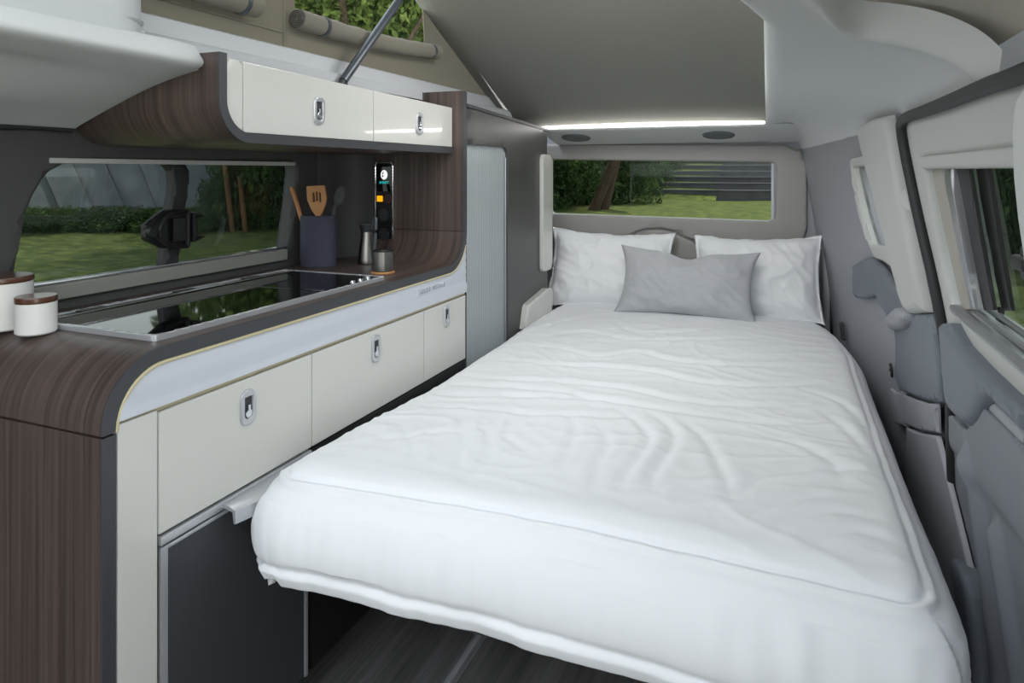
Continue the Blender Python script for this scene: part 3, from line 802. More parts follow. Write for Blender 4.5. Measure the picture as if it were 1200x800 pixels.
# ================================================================== KITCHEN
KX = -1.0
WT = .8885                                   # worktop height
def bent_strip(name, path, th_dir, x0, x1, m, parent):
    """path: list of (outer, inner) (y,z) pairs swept across X"""
    bm = bmesh.new(); rows = []
    for (o, i) in path:
        rows.append([bm.verts.new((x0, *o)), bm.verts.new((x1, *o)), bm.verts.new((x1, *i)), bm.verts.new((x0, *i))])
    for a, b in zip(rows, rows[1:]):
        for j in range(4): bm.faces.new((a[j], a[(j + 1) % 4], b[(j + 1) % 4], b[j]))
    bm.faces.new(rows[0]); bm.faces.new(rows[-1])
    return from_bm(name, bm, m, parent, 40)
def build_kitchen():
    T = .024
    # bent worktop: down at the near end, up into the tall panel at the far end
    y0 = .749; R = .115; pth = []
    pth.append(((y0, .772), (y0 + T, .772)))
    pth.append(((y0, WT - R), (y0 + T, WT - R)))
    for k in range(1, 13):
        a = k / 12 * math.pi / 2
        pth.append(((y0 + R - R * math.cos(a), WT - R + R * math.sin(a)), (y0 + R - (R - T) * math.cos(a), WT - R + (R - T) * math.sin(a))))
    y1 = 2.03; R2 = .10
    pth.append(((y1 - R2, WT), (y1 - R2, WT - T)))
    for k in range(1, 13):
        a = k / 12 * math.pi / 2
        pth.append(((y1 - R2 + R2 * math.sin(a), WT + R2 - R2 * math.cos(a)), (y1 - R2 + (R2 + T) * math.sin(a), WT + R2 - (R2 + T) * math.cos(a))))
    w = empty('worktop', (-1.2, 1.4, WT), 'dark wood worktop bending down at the near end and up into a tall panel', 'worktop')
    cut = [q for q in pth]
    XC = -1.346
    bm = bmesh.new()
    for (p_, xa_, xb_) in ((pth, XC, KX - .003), (pth[:15] + [((2.028, WT), (2.028, WT - T))], WL + .003, XC)):
        rows = [[bm.verts.new((xa_, *o_)), bm.verts.new((xb_, *o_)), bm.verts.new((xb_, *i_)), bm.verts.new((xa_, *i_))] for o_, i_ in p_]
        for a_, b_ in zip(rows, rows[1:]):
            for j in range(4): bm.faces.new((a_[j], a_[(j + 1) % 4], b_[(j + 1) % 4], b_[j]))
        bm.faces.new(rows[0]); bm.faces.new(rows[-1])
    from_bm('wood_surface', bm, 'wood', w, 40)
    tp = ((y1, 1.452), (y1 + T, 1.452))
    # tall panel: full depth only behind the control panel
    bm = bmesh.new(); box_bm(bm, XC, KX - .003, y1, y1 + T, WT + R2 + .0015, 1.455, 0)
    from_bm('upright_panel', bm, 'wood', w)
    bent_strip('edge_band', pth + [tp], 0, KX - .003, KX + .0005, 'edge', w)
    # base cabinet
    c = empty('kitchen_cabinet', (-1.2, 1.4, 0), 'long cream-fronted kitchen base cabinet with dark wood end panel', 'cabinet')
    box('end_panel', WL + .005, KX - .003, y0, y0 + T, .0, .768, 'wood', c, .0008)
    box('end_edge', KX - .003, KX + .0005, y0, y0 + T, .0, .768, 'edge', c, .0004)
    box('carcass', WL + .01, -1.028, y0 + T + .001, 2.028, .60, .770, 'edge', c, 0)
    box('plinth', WL + .01, -1.075, y0 + T + .001, 2.045, .0, .06, 'black', c, 0)
    box('side_panel', -1.03, KX, y0 + T + .003, .851, .0, .7815, 'cream', c, .002)
    # silver rail under the worktop: flat upper face, bevel, lower face; rounded near end
    yy = y0 + T; Ri = R - T
    prof = [(-1.0, .785), (-1.0, .812), (-1.004, .818), (-1.004, .862)]
    out = [(yy + .002, .786)] + [(yy + .002 + Ri - Ri * math.cos(a), WT - R + (Ri - .002) * math.sin(a) - .002) for a in np.linspace(0, math.pi / 2, 10)] + [(y1 - R2, WT - T - .002)]
    out += [(y1 - R2 + (R2 + T) * math.sin(a), WT + R2 - (R2 + T + .002) * math.cos(a)) for a in np.linspace(.1, 1.2, 8)] + [(2.052, WT + .06), (2.052, .786)]
    rl = slab('silver_rail', out, [], onX(-1.03), 0, .029, .002, .012, 'rail', c, relief=lambda a, b: .004 * (1 / (1 + math.exp((b - .8175) / .0012))) - .0)
    # ivory line between worktop and rail
    il = [(KX - .001, y, z) for y, z in out[1:-2]]
    bm = bmesh.new(); tube_bm(bm, il, .0035, 8); from_bm('ivory_line', bm, 'ivory', c)
    box('shadow_gap_strip', -1.028, KX - .006, .776, 2.05, .778, .786, 'ivory', c, 0)
    # raised lettering
    f = bpy.data.curves.new('lettering', 'FONT'); f.body = 'JULES VERNE'; f.size = .019; f.extrude = .001; f.space_character = 1.55; f.align_x = 'CENTER'
    f.materials.append(M['chrome'])
    o = text_obj('lettering', f, 'chrome')
    mw = Matrix(((0, 0, 1, KX + .0012), (1, 0, 0, 1.815), (0, 1, 0, .830), (0, 0, 0, 1)))
    o.parent = rl; o.matrix_parent_inverse = Matrix.Identity(4); o.matrix_basis = mw
    o['label'] = 'small raised chrome lettering'
    # three flap doors with latches
    def latch(parent, yc, zc, X, w_=.040, h_=.070):
        ol = rpoly([(yc - w_ / 2, zc - h_ / 2), (yc + w_ / 2, zc - h_ / 2), (yc + w_ / 2, zc + h_ / 2), (yc - w_ / 2, zc + h_ / 2)], .0185, 8)
        rec = rpoly([(yc - .0105, zc - .022), (yc + .0105, zc - .022), (yc + .0105, zc + .021), (yc - .0105, zc + .021)], [.01, .01, .001, .001], 5)
        la = slab('latch', ol, [rec], onX(X), 0, .006, .003, .006, 'satin', parent)
        slab('latch_recess', rec, [], onX(X), -.0005, .0012, 0, .02, 'darkgrey', la) if False else None
        bm = bmesh.new()
        box_bm(bm, X + .0004, X + .0016, yc - .0105, yc + .0105, zc - .0215, zc + .021, 0, 0)
        for (dy, dz, r_) in ((0, -.012, .0085),):
            pts = [(X + .001, yc, zc + dz), (X + .005, yc, zc + dz), (X + .0062, yc, zc + dz)]
            tube_bm(bm, pts, [r_, r_, r_ * .7], 16, 1)
        box_bm(bm, X + .001, X + .007, yc - .003, yc + .003, zc - .006, zc + .006, .001, 1)
        me = bpy.data.meshes.new('x'); 
        o = from_bm(la.name.split('.')[0] + '_slot', bm, ['darkgrey', 'chrome'], None)
        # the slot belongs to the latch mesh: join by hand
        bm = bmesh.new(); bm.from_mesh(la.data); k = len(la.data.materials)
        b2 = bmesh.new(); b2.from_mesh(o.data)
        for f_ in b2.faces: f_.material_index += k
        tmp = bpy.data.meshes.new('tmp'); b2.to_mesh(tmp); bm.from_mesh(tmp); bm.to_mesh(la.data)
        la.data.materials.append(M['darkgrey']); la.data.materials.append(M['chrome'])
        bm.free(); b2.free(); bpy.data.objects.remove(o)
        return la
    for (ya, yb, yl, zl) in ((.854, 1.2565, 1.059, .7205), (1.2585, 1.7655, 1.512, .728), (1.7675, 2.045, 1.907, .7345)):
        d = box('flap_door', -1.026, KX, ya, yb, .5665, .7765, 'cream', c, .0025)
        latch(d, yl, zl, KX - .0005)
    # overhead locker -------------------------------------------------
    LX = -1.04
    k = empty('overhead_locker', (-1.2, 1.5, 1.25), 'cream overhead locker with curved dark wood shell above the worktop', 'cabinet')
    Tl = .020; ya = 1.0235; Rl = .085; zb = 1.2475; pl = [((ya, 1.424), (ya + Tl, 1.424)), ((ya, zb + Rl), (ya + Tl, zb + Rl))]
    for q in range(1, 13):
        a = q / 12 * math.pi / 2
        pl.append(((ya + Rl - Rl * math.cos(a), zb + Rl - Rl * math.sin(a)), (ya + Rl - (Rl - Tl) * math.cos(a), zb + Rl - (Rl - Tl) * math.sin(a))))
    pl.append(((2.027, zb), (2.027, zb + Tl)))
    bent_strip('shell', pl, 0, WL + .004, LX - .001, 'wood', k)
    bent_strip('edge_band', pl, 0, LX - .001, LX + .003, 'edge', k)
    # end filler, cream, following the bend
    ri = Rl - Tl
    def zt(y): return 1.4155 - (y - 1.03) * .0162
    fl = [(1.0895, zb + Tl + .001)] + [(ya + Rl - ri * math.cos(a), zb + Rl - ri * math.sin(a) + .001) for a in np.linspace(math.pi / 2, 0, 9)] + [(ya + Tl, zt(1.04)), (1.0895, zt(1.09))]
    slab('end_filler', fl, [], onX(LX - .02), 0, .019, .0015, .012, 'cream', k)
    for (y_a, y_b, yl) in ((1.0915, 1.563, 1.331), (1.565, 2.0265, 1.806)):
        bm = bmesh.new(); box_bm(bm, LX - .02, LX, y_a, y_b, zb + Tl + .001, 1.40, .0025)
        for v in bm.verts:
            if v.co.z > 1.35: v.co.z += zt(v.co.y) - 1.40
        d = from_bm('door', bm, 'cream', k)
        latch(d, yl, 1.3325, LX - .0005, .040, .066)
    box('top_board', WL + .01, LX - .022, ya + Tl, 2.026, 1.375, 1.385, 'edge', k, 0)
    # fridge drawer ---------------------------------------------------
    fz = .5505
    f = empty('fridge', (-1.1, 1.05, .06), 'dark drawer fridge with aluminium frame and bar handle beside the bed', 'fridge')
    box('front', -1.03, -1.004, .874, 1.236, .06, .535, 'fridge', f, .003)
    bm = bmesh.new()
    box_bm(bm, -1.04, -1.001, .858, .874, .06, .541, .002); box_bm(bm, -1.04, -1.001, 1.236, 1.246, .06, .541, .002)
    box_bm(bm, -1.04, -1.001, .874, 1.236, .533, .541, .002)
    from_bm('frame', bm, 'satin', f)
    box('top_profile', -1.04, -.998, .856, 1.256, .545, .5615, 'satin', f, .003)
    bm = bmesh.new(); rows = []
    for y in np.linspace(.995, 1.178, 14):
        q = (y - .995) / .183; bow = .016 * math.sin(math.pi * q)
        rows.append([bm.verts.new((x, y, z)) for x, z in ((-.997, .556), (-.982 + bow, .554), (-.970 + bow, .548), (-.968 + bow, .524), (-.973 + bow, .523), (-.976 + bow, .545), (-.997, .549))])
    for a, b in zip(rows, rows[1:]):
        for j in range(7): bm.faces.new((a[j], a[(j + 1) % 7], b[(j + 1) % 7], b[j]))
    bm.faces.new(rows[0]); bm.faces.new(rows[-1]); from_bm('handle', bm, 'satin', f, 30)
    box('body', -1.45, -1.042, .86, 1.245, .062, .56, 'black', f, .003)
    box('filler_strip', -1.04, -1.006, .852, .857, .06, .56, 'black', f, 0)
    # dark lower cupboard beyond the fridge
    f2 = empty('lower_cupboard', (-1.1, 1.65, .06), 'black lower cupboard front between the fridge and the wardrobe', 'cupboard')
    box('front', -1.03, -1.004, 1.26, 2.04, .06, .5615, 'black', f2, .002)
    box('body', -1.45, -1.031, 1.26, 2.04, .062, .56, 'black', f2, 0)
    # sink and hob ----------------------------------------------------
    h = empty('sink_and_hob', (-1.2, 1.24, WT), 'black glass covered sink and hob with chrome rim set into the worktop', 'hob')
    x0, x1, ya, yb = -1.385, -1.035, .875, 1.615
    rim = rpoly([(x0, ya), (x1, ya), (x1, yb), (x0, yb)], .012, 4)
    inn = rpoly([(x0 + .009, ya + .009), (x1 - .009, ya + .009), (x1 - .009, yb - .009), (x0 + .009, yb - .009)], .010, 4)
    slab('rim', rim, [inn], onZ(WT), 0.0004, .0112, .0015, .03, 'satin', h)
    box('glass_lid', x0 + .045, x1 - .0095, ya + .0095, 1.352, WT + .0004, WT + .0095, 'blackglass', h, .0015)
    box('glass_lid', x0 + .045, x1 - .0095, 1.356, yb - .0095, WT + .0004, WT + .0095, 'blackglass', h, .0015)
    bm = bmesh.new(); box_bm(bm, x0 + .0095, x0 + .040, ya + .0095, yb - .0095, WT + .0004, WT + .0075, .001)
    for yq in (1.0, 1.24, 1.46): box_bm(bm, x0 + .010, x0 + .037, yq - .03, yq + .03, WT + .0075, WT + .0115, .002)
    from_bm('hinge_bar', bm, 'black', h)
    bm = bmesh.new(); tube_bm(bm, [(x0 + .043, ya + .01, WT + .0105), (x0 + .043, yb - .01, WT + .0105)], .0025, 8)
    from_bm('hinge_rod', bm, 'chrome', h)
    box('lid_catch', -1.10, -1.05, 1.352, 1.366, WT + .0096, WT + .0125, 'chrome', h, .001)
    for q in range(3): lathe('knob', [(0, .014), (.006, .014), (.007, .0096)], (-1.062, 1.50 + q * .035, WT), 'chrome', h, 14)
    # wardrobe --------------------------------------------------------
    w = empty('wardrobe', (-1.2, 2.45, 0), 'graphite wardrobe with a pale ribbed roller shutter beyond the kitchen', 'wardrobe')
    X = KX + .0
    sh = rpoly([(2.0555, .32), (2.411, .32), (2.411, 1.279), (2.0555, 1.279)], [0, 0, .045, 0], 8)
    top = lambda y: 1.404 - (y - 2.055) * .046
    slab('front_panel', [(2.0545, .0), (2.875, .0), (2.875, top(2.875)), (2.0545, top(2.0545))], [[(2.0556, .32), (2.411, .32)] + sh[2:-1] + [(2.0556, 1.279)]], onX(X - .02), 0, .02, .003, .05, 'ward', w)
    bm = bmesh.new(); rows = []
    ncol = 26
    ysv = []
    for q in range(ncol):
        yq = 2.056 + q * (.36 / ncol); wq = .36 / ncol
        ysv += [(yq, X - .014), (yq + wq * .10, X - .0105), (yq + wq * .5, X - .0095), (yq + wq * .90, X - .0105)]
    ysv.append((2.416, X - .014))
    a = [bm.verts.new((x, y, .31)) for y, x in ysv]; b = [bm.verts.new((x, y, 1.285)) for y, x in ysv]
    for q in range(len(a) - 1): bm.faces.new((a[q], a[q + 1], b[q + 1], b[q]))
    from_bm('roller_shutter', bm, 'shutter', w, 20)
    bm = bmesh.new(); tube_bm(bm, [(X - .006, 2.402, .33), (X - .006, 2.402, 1.24)], .0035, 8); from_bm('shutter_edge', bm, 'alu', w)
    bm = bmesh.new(); rws = [(2.054, 1.407), (2.88, 1.369)]
    for yq in (0,): 
        vs = []
        for (y, z) in rws: vs.append([bm.verts.new((X + dx, y, z + dz)) for dx, dz in ((-.03, -.004), (.004, -.004), (.004, .007), (-.03, .007))])
        for j in range(4): bm.faces.new((vs[0][j], vs[0][(j + 1) % 4], vs[1][(j + 1) % 4], vs[1][j]))
        bm.faces.new(vs[0]); bm.faces.new(vs[1])
    from_bm('top_trim', bm, 'edge', w)
    box('body', WL + .01, X - .022, 2.058, 2.872, .0, 1.36, 'ward', w, 0)
    # two cream pads on the rear end of the wardrobe
    p = slab('cream_panel', rpoly([(2.768, .752), (2.895, .752), (2.895, 1.262), (2.768, 1.262)], [.03, 0, 0, .03], 5), [], onX(X + .001), 0, .016, .005, .03, 'cream'); tag(p, 'tall narrow cream panel with rounded corners on the dark wardrobe side', 'panel')
    p = slab('cream_panel', rpoly([(2.53, .56), (2.862, .56), (2.862, .676), (2.80, .680), (2.56, .650)], [.0, 0, .03, .03, .03], 5), [], onX(X + .001), 0, .030, .008, .03, 'cream'); tag(p, 'low cream block with rounded corners between the wardrobe and the left pillow', 'panel')
build_kitchen()

# ------------------------------------------------------------------ things on the worktop
def build_worktop_things():
    def canister(c, r, h, lb):
        e = empty('canister', c, lb, 'canister', 'white canisters with wooden lids')
        lathe('jar', [(0, 0), (r - .003, 0), (r, .003), (r, h - .0085), (r - .004, h - .008), (0, h - .008)], c, 'ceramic', e)
        lathe('lid', [(0, h - .0078), (r * 1.0, h - .0078), (r * 1.02, h - .006), (r * 1.02, h + .001), (r * .99, h + .003), (0, h + .003)], c, 'lid', e)
    p = P(44, 390, Z=WT); canister((p.x - .004, p.y, WT + .0003), .0335, .0660, 'small white canister with dark wooden lid in front of the larger one')
    p = P(-2, 386, Z=WT); canister((p.x - .01, p.y + .012, WT + .0003), .051, .097, 'large white canister with dark wooden lid at the left edge')
    # utensil holder
    c = (-1.388, 1.775, WT + .0003)
    r = .060
    o = lathe('utensil_holder', [(0, 0), (r * .96, 0), (r, .004), (r * .99, .158), (r * .97, .160), (r * .93, .158), (r * .93, .01), (0, .01)], c, 'holder', None, 56, 1, .78)
    tag(o, 'dark navy woven utensil holder at the rear of the worktop', 'utensil holder')
    z0 = c[2] + .012
    Yh = c[1]
    # wooden spoon handle leaning left
    a = Vector((c[0] - .012, Yh - .012, z0 + .02)); b = P(342, 219, Y=Yh - .03)
    bm = bmesh.new(); tube_bm(bm, [a, a.lerp(b, .5), a.lerp(b, .97), b], [.006, .0062, .0075, .0055], 12); o = from_bm('wooden_spoon', bm, 'beech')
    tag(o, 'round beech wooden spoon handle leaning left in the navy holder', 'spoon')
    # slotted spatula
    sp = empty('wooden_spatula', (c[0], Yh, z0), 'wide beech spatula with three slots standing in the navy holder', 'spatula')
    YS = Yh - .004
    ol = XZ([(360, 218), (381, 217), (383.5, 233), (382, 240), (378, 250), (376, 254), (372, 254), (366, 246), (361, 234)], YS)
    sl = [XZ([(u, 225 + d), (u + 2.3, 224.8 + d), (u + 3.0, 236 + d), (u + .7, 236.4 + d)], YS) for u, d in ((367, .5), (370.6, -.6), (374.6, .6))]
    slab('blade', rpoly(ol, .004, 3), sl, onY(YS), 0, .006, .002, .006, 'beech', sp, back=True)
    q = P(374, 256, Y=YS); bm = bmesh.new(); tube_bm(bm, [(q.x, YS - .003, q.z + .010), (q.x - .004, YS - .003, q.z - .04), (c[0] + .012, YS, z0 + .02)], [.0062, .0062, .006], 10); from_bm('handle', bm, 'beech', sp)
    # grey ladle
    ld = empty('kitchen_spoon', (c[0] + .02, Yh, z0), 'dark grey silicone spoon leaning right in the navy holder', 'spoon')
    YL = Yh + .012; q = P(398, 229, Y=YL); bm = bmesh.new(); bmesh.ops.create_uvsphere(bm, u_segments=24, v_segments=14, radius=1)
    R_ = Matrix.Rotation(math.radians(22), 4, 'Y')
    for v in bm.verts:
        pz = v.co.copy(); pz = Vector((pz.x * .019 * (1 - .15 * pz.z), pz.y * .009 + (.006 * (1 - pz.x ** 2 - pz.z ** 2) if pz.y < 0 else 0), pz.z * .034)); v.co = (R_ @ pz) + q
    from_bm('bowl', bm, 'silicone', ld)
    b0 = P(393, 240, Y=YL); bm = bmesh.new(); tube_bm(bm, [q - Vector((.008, 0, .024)), b0 + Vector((-.004, 0, -.01)), (c[0] + .022, YL, z0 + .02)], [.007, .006, .006], 10); from_bm('handle', bm, 'silicone', ld)
    # steel jug
    j = P(430, 309, Z=WT); c = (j.x, j.y, WT + .0003)
    k = 2.13 / 800
    e = empty('jug', c, 'brushed steel jug with dark collar and handle behind the cup', 'jug')
    lathe('body', [(0, 0), (.027, 0), (.029, .003), (.0285, .012), (.025, .045), (.0195, .085), (.018, .104), (.016, .104), (.016, .095), (0, .095)], c, 'steel', e)
    lathe('collar', [(.0165, .1035), (.0185, .1035), (.0205, .114), (.026, .126), (.0255, .128), (.0235, .127), (.0165, .110)], c, 'darkgrey', e)
    hx = c[0] + .024; bm = bmesh.new(); tube_bm(bm, catmull([(c[0] + .019, c[1] - .004, c[2] + .116), (c[0] + .036, c[1] - .006, c[2] + .150), (c[0] + .037, c[1] - .006, c[2] + .120), (c[0] + .033, c[1] - .006, c[2] + .060), (c[0] + .028, c[1] - .006, c[2] + .022)], 6), .005, 10, 0, True, 1.3); from_bm('handle', bm, 'strut', e)
    # coaster and cup
    p = P(448.5, 318.5, Z=WT + .004); c = (p.x, p.y, WT + .0003)
    o = lathe('coaster', [(0, 0), (.0335, 0), (.035, .002), (.035, .005), (.0335, .0065), (0, .0065)], c, 'beech'); tag(o, 'round pale wooden coaster under the steel cup', 'coaster')
    c = (c[0], c[1], c[2] + .0068)
    o = empty('cup', c, 'brushed steel cup standing on a pale wooden coaster', 'cup')
    lathe('wall', [(0, 0), (.028, 0), (.0305, .002), (.0305, .058), (.0298, .059), (.028, .058), (.028, .006), (0, .006)], c, 'steel', o)
    lathe('rim', [(.0285, .0575), (.0312, .0575), (.0312, .0605), (.0285, .0605)], c, 'black', o)
build_worktop_things()

def build_control_panel():
    Y0 = 2.0295
    t = empty('control_panel', (-1.306, Y0, 1.07), 'narrow black control panel with lit display and two sockets on the wood panel', 'control panel')
    x0, x1, z0, z1 = -1.342, -1.268, .919, 1.221
    ol = rpoly([(x0, z0), (x1, z0), (x1, z1), (x0, z1)], .014, 5); il = rpoly([(x0 + .004, z0 + .004), (x1 - .004, z0 + .004), (x1 - .004, z1 - .004), (x0 + .004, z1 - .004)], .011, 5)
    slab('chrome_rim', ol, [il], onY(Y0), 0, .006, .0015, .01, 'chrome', t)
    slab('plate', il, [], onY(Y0), 0, .0035, .0, .02, 'black', t)
    dsp = slab('display', rpoly([(x0 + .008, 1.118), (x1 - .008, 1.118), (x1 - .008, z1 - .008), (x0 + .008, z1 - .008)], .003), [], onY(Y0), .003, .0045, .0005, .02, 'blackglass', t)
    cx, cz = (x0 + x1) / 2 + .001, 1.176
    ring = [(cx + .0135 * math.cos(a), cz + .0165 * math.sin(a)) for a in np.linspace(0, 2 * math.pi, 28, endpoint=False)]
    slab('emblem', ring, [[(cx - .011, cz - .001), (cx - .004, cz - .011), (cx - .002, cz - .001)], [(cx - .010, cz + .003), (cx - .002, cz + .003), (cx - .003, cz + .013)]], onY(Y0), .0046, .005, 0, .006, 'logo', dsp)
    f = bpy.data.curves.new('caption', 'FONT'); f.body = 'SMART'; f.size = .0125; f.align_x = 'CENTER'; f.extrude = .0002; f.materials.append(M['teal'])
    o = text_obj('caption', f, 'teal'); o.parent = dsp
    o.matrix_basis = Matrix(((1, 0, 0, cx), (0, 0, -1, Y0 - .0052), (0, 1, 0, 1.145), (0, 0, 0, 1)))
    box('amber_switch', cx - .028, cx - .006, Y0 - .0075, Y0 - .0036, 1.083, 1.103, 'amber', t, .001)
    def rnd(nm, x, z, r, m, d=.002, par=t):
        bm = bmesh.new(); tube_bm(bm, [(x, Y0 - .0036, z), (x, Y0 - .0036 - d, z), (x, Y0 - .0036 - d * 1.3, z)], [r, r, r * .85], 28); return from_bm(nm, bm, m, par)
    dial = rnd('dial', cx + .014, 1.093, .0145, 'red', .0012); rnd('dial_cap', cx + .015, 1.093, .0125, 'darkgrey', .004, dial)
    for z in (1.037, .970):
        s_ = box('socket', cx - .028, cx + .029, Y0 - .0062, Y0 - .0036, z - .030, z + .030, 'black', t, .001)
        bm = bmesh.new(); tube_bm(bm, [(cx, Y0 - .0062, z), (cx, Y0 - .0085, z)], .0215, 28); tube_bm(bm, [(cx, Y0 - .0084, z), (cx, Y0 - .0092, z)], .0185, 28); from_bm('socket_well', bm, 'darkgrey', s_)
build_control_panel()

# ================================================================== BED
def build_bed():
    b = empty('bed', (-.38, 2.1, 0), 'fold-out double bed platform and mattress hidden under the white duvet', 'bed')
    bm = bmesh.new(); box_bm(bm, -.93, .16, 1.14, 3.16, .36, .52, .03); from_bm('mattress', bm, 'mattress', b)
    box('platform', -.93, .16, 1.16, 3.16, .32, .358, 'edge', b, .004)
    box('bench_box', -.90, .14, 2.0, 3.16, .0, .318, 'edge', b, .004)
    # duvet: a cloth sheet rolled over the mattress edges, with seams and folds
    xl, xr, yf, yh = -.885, .135, 1.105, 3.06
    r = .075
    dropX, dropF = .165, .205
    nx, ny = 250, 380
    a_ = np.linspace(xl - r * math.pi / 2 - dropX + r, xr + r * math.pi / 2 + dropX - r, nx)
    b_ = np.concatenate([np.linspace(yf - r * math.pi / 2 - dropF + r, yf - .092, 60)[:-1], np.linspace(yf - .092, yf - .022, 44)[:-1], np.linspace(yf - .022, yh, ny - 102)])
    ny = len(b_)
    def nz(x, y, z=0.): return noise.noise(Vector((x, y, z)))
    # long soft folds: polylines in plan (x, y), (amplitude, width)
    folds = []
    rnd = random.Random(3)
    def plan(pts): return [(p.x, p.y) for p in (P(u, v, Z=.60) for u, v in pts)]
    def F(pts, amp, w): folds.append((np.array([tuple(q) for q in catmull([(x, y, 0) for x, y in plan(pts)], 5)])[:, :2], amp, w))
    # creases seen across the bed (negative) with the swell between them
    F([(560, 408), (610, 403), (660, 409), (700, 418), (745, 414), (790, 425), (850, 429), (920, 428)], -.009, .016)
    F([(590, 421), (650, 428), (700, 431), (760, 438), (820, 450), (890, 452), (960, 446)], -.011, .017)
    F([(540, 437), (600, 446), (660, 451), (740, 463), (790, 474), (860, 478), (940, 476)], -.010, .016)
    F([(520, 446), (600, 456), (650, 463), (700, 475), (760, 485)], -.009, .015)
    F([(500, 459), (570, 465), (640, 470), (720, 478), (800, 490), (900, 497), (1000, 492)], -.010, .017)
    F([(640, 395), (690, 390), (740, 400), (820, 403), (900, 398)], -.006, .015)
    F([(570, 392), (620, 388), (670, 376), (720, 366)], -.006, .014)
    F([(720, 372), (740, 390), (800, 394), (860, 388)], -.005, .014)
    F([(480, 475), (560, 482), (620, 492), (700, 498), (760, 500)], -.007, .016)
    F([(760, 492), (785, 507), (790, 525), (778, 548), (765, 570), (762, 590)], -.014, .013)
    F([(725, 490), (748, 505), (760, 522), (752, 545), (736, 565), (726, 590)], -.010, .012)
    F([(800, 500), (825, 520), (840, 548), (850, 575), (853, 600)], -.010, .014)
    F([(665, 495), (675, 512), (668, 535), (655, 560)], -.007, .013)
    F([(540, 490), (545, 520), (538, 550), (535, 565)], -.007, .014)
    F([(470, 500), (485, 530), (480, 560)], -.006, .014)
    F([(560, 500), (575, 525), (568, 552), (545, 575)], -.006, .014)
    F([(700, 505), (712, 530), (700, 560), (694, 590)], -.007, .012)
    F([(870, 505), (930, 520), (975, 545), (990, 580)], -.009, .018)
    F([(860, 600), (880, 580), (930, 560), (985, 552), (1030, 560)], -.008, .016)
    F([(900, 640), (930, 622), (975, 612), (1020, 618)], -.009, .014)
    F([(880, 625), (895, 610), (940, 596), (990, 590)], -.007, .013)
    F([(950, 660), (975, 645), (1010, 640), (1050, 650)], -.008, .013)
    F([(940, 455), (985, 470), (1012, 495), (1022, 520)], -.008, .014)
    F([(960, 480), (1000, 510), (1020, 540)], -.007, .013)
    F([(620, 545), (605, 530), (590, 520), (600, 505)], -.005, .012)
    F([(430, 510), (455, 520), (500, 515), (560, 512)], -.005, .014)
    XX, YY = np.meshgrid(a_, b_)
    Q = np.stack([np.clip(XX, xl - .06, xr + .06), np.maximum(YY, yf - .04)], -1).reshape(-1, 2)
    disp = np.zeros(len(Q))
    for line, amp, w in folds:
        d = np.full(len(Q), 1e9); tt = np.zeros(len(Q)); n = len(line) - 1
        for i in range(n):
            p0, p1 = line[i], line[i + 1]; ab = p1 - p0; L = max((ab ** 2).sum(), 1e-12); t = np.clip(((Q - p0) @ ab) / L, 0, 1)
            vv = Q - p0 - t[:, None] * ab; dd = np.hypot(*vv.T); sg = np.sign(ab[0] * (Q[:, 1] - p0[1]) - ab[1] * (Q[:, 0] - p0[0]))
            k = dd < d; d[k] = dd[k]; tt[k] = (i + t[k]) / n; 
            if i == 0: S = sg.copy()
            else: S[k] = sg[k]
        env = np.sin(np.pi * np.clip(tt, .04, .96)) ** .6
        disp += amp * env * (np.exp(-(d / w) ** 2) - .45 * np.exp(-((d - 1.7 * w) / (1.5 * w)) ** 2))
    disp = disp.reshape(XX.shape)
    V = np.zeros((ny, nx, 3))
    for i in range(ny):
        for j in range(nx):
            a, b = a_[j], b_[i]
            cb = max(b, yf); k_ = max(0, min(1, (cb - 1.9) / .9)); k_ = k_ * k_ * (3 - 2 * k_)
            ca = min(max(a, xl), xr)
            ex, ey = a - ca, b - cb
            m = math.hypot(ex, ey)
            dx, dy = (ex / m, ey / m) if m > 1e-9 else (0, 0)
            fo = max(0, min(1, (1.75 - cb) / .65)); fo = fo * fo * (3 - 2 * fo)
            cr = 1 - ((ca + .38) / .56) ** 2
            top = .588 + .024 * fo + .020 * cr + .012 * nz(a * 2.1, b * 2.1, 5)
            # head end dips under the pillows
            hd = max(0, (cb - 2.80) / .26); top -= .012 * hd * hd
            if m < r * math.pi / 2: out, dn = r * math.sin(m / r), r * (1 - math.cos(m / r))
            else: out, dn = r, r + m - r * math.pi / 2
            nd = 0.0
            if m > 0: nd = min(1, m / (r * math.pi / 2))
            if abs(ex) > 1e-6 and abs(ey) > 1e-6 and dn > .17: dn = .17 + (dn - .17) * .58
            hang = max(0, dn - .02)
            puff = (.034 if ey < -1e-6 and abs(ey) > abs(ex) else .020) * math.sin(math.pi * min(1, hang / .20)) if m > 0 else 0
            # fine crumple
            w1 = nz(a * 3 + 7, b * 3); ridg = 1 - abs(nz(a * 5 + 1.5 * w1, b * 8 + 1.5 * w1, 3)) * 2
            ridg2 = 1 - abs(nz(a * 11 + 2 * w1, b * 12, 8)) * 2
            msk = .5 + .5 * nz(a * 1.3 + 3, b * 1.7, 11)
            dd = disp[i, j] * (.55 + .3 * max(0, min(1, (cb - 1.75) / .3))) + .0045 * max(0, ridg) ** 3 * msk * 1.7 + .0026 * max(0, ridg2) ** 3 * msk + .0011 * nz(a * 22, b * 30, 4)
            if m > 0: dd *= (1 - .85 * nd)
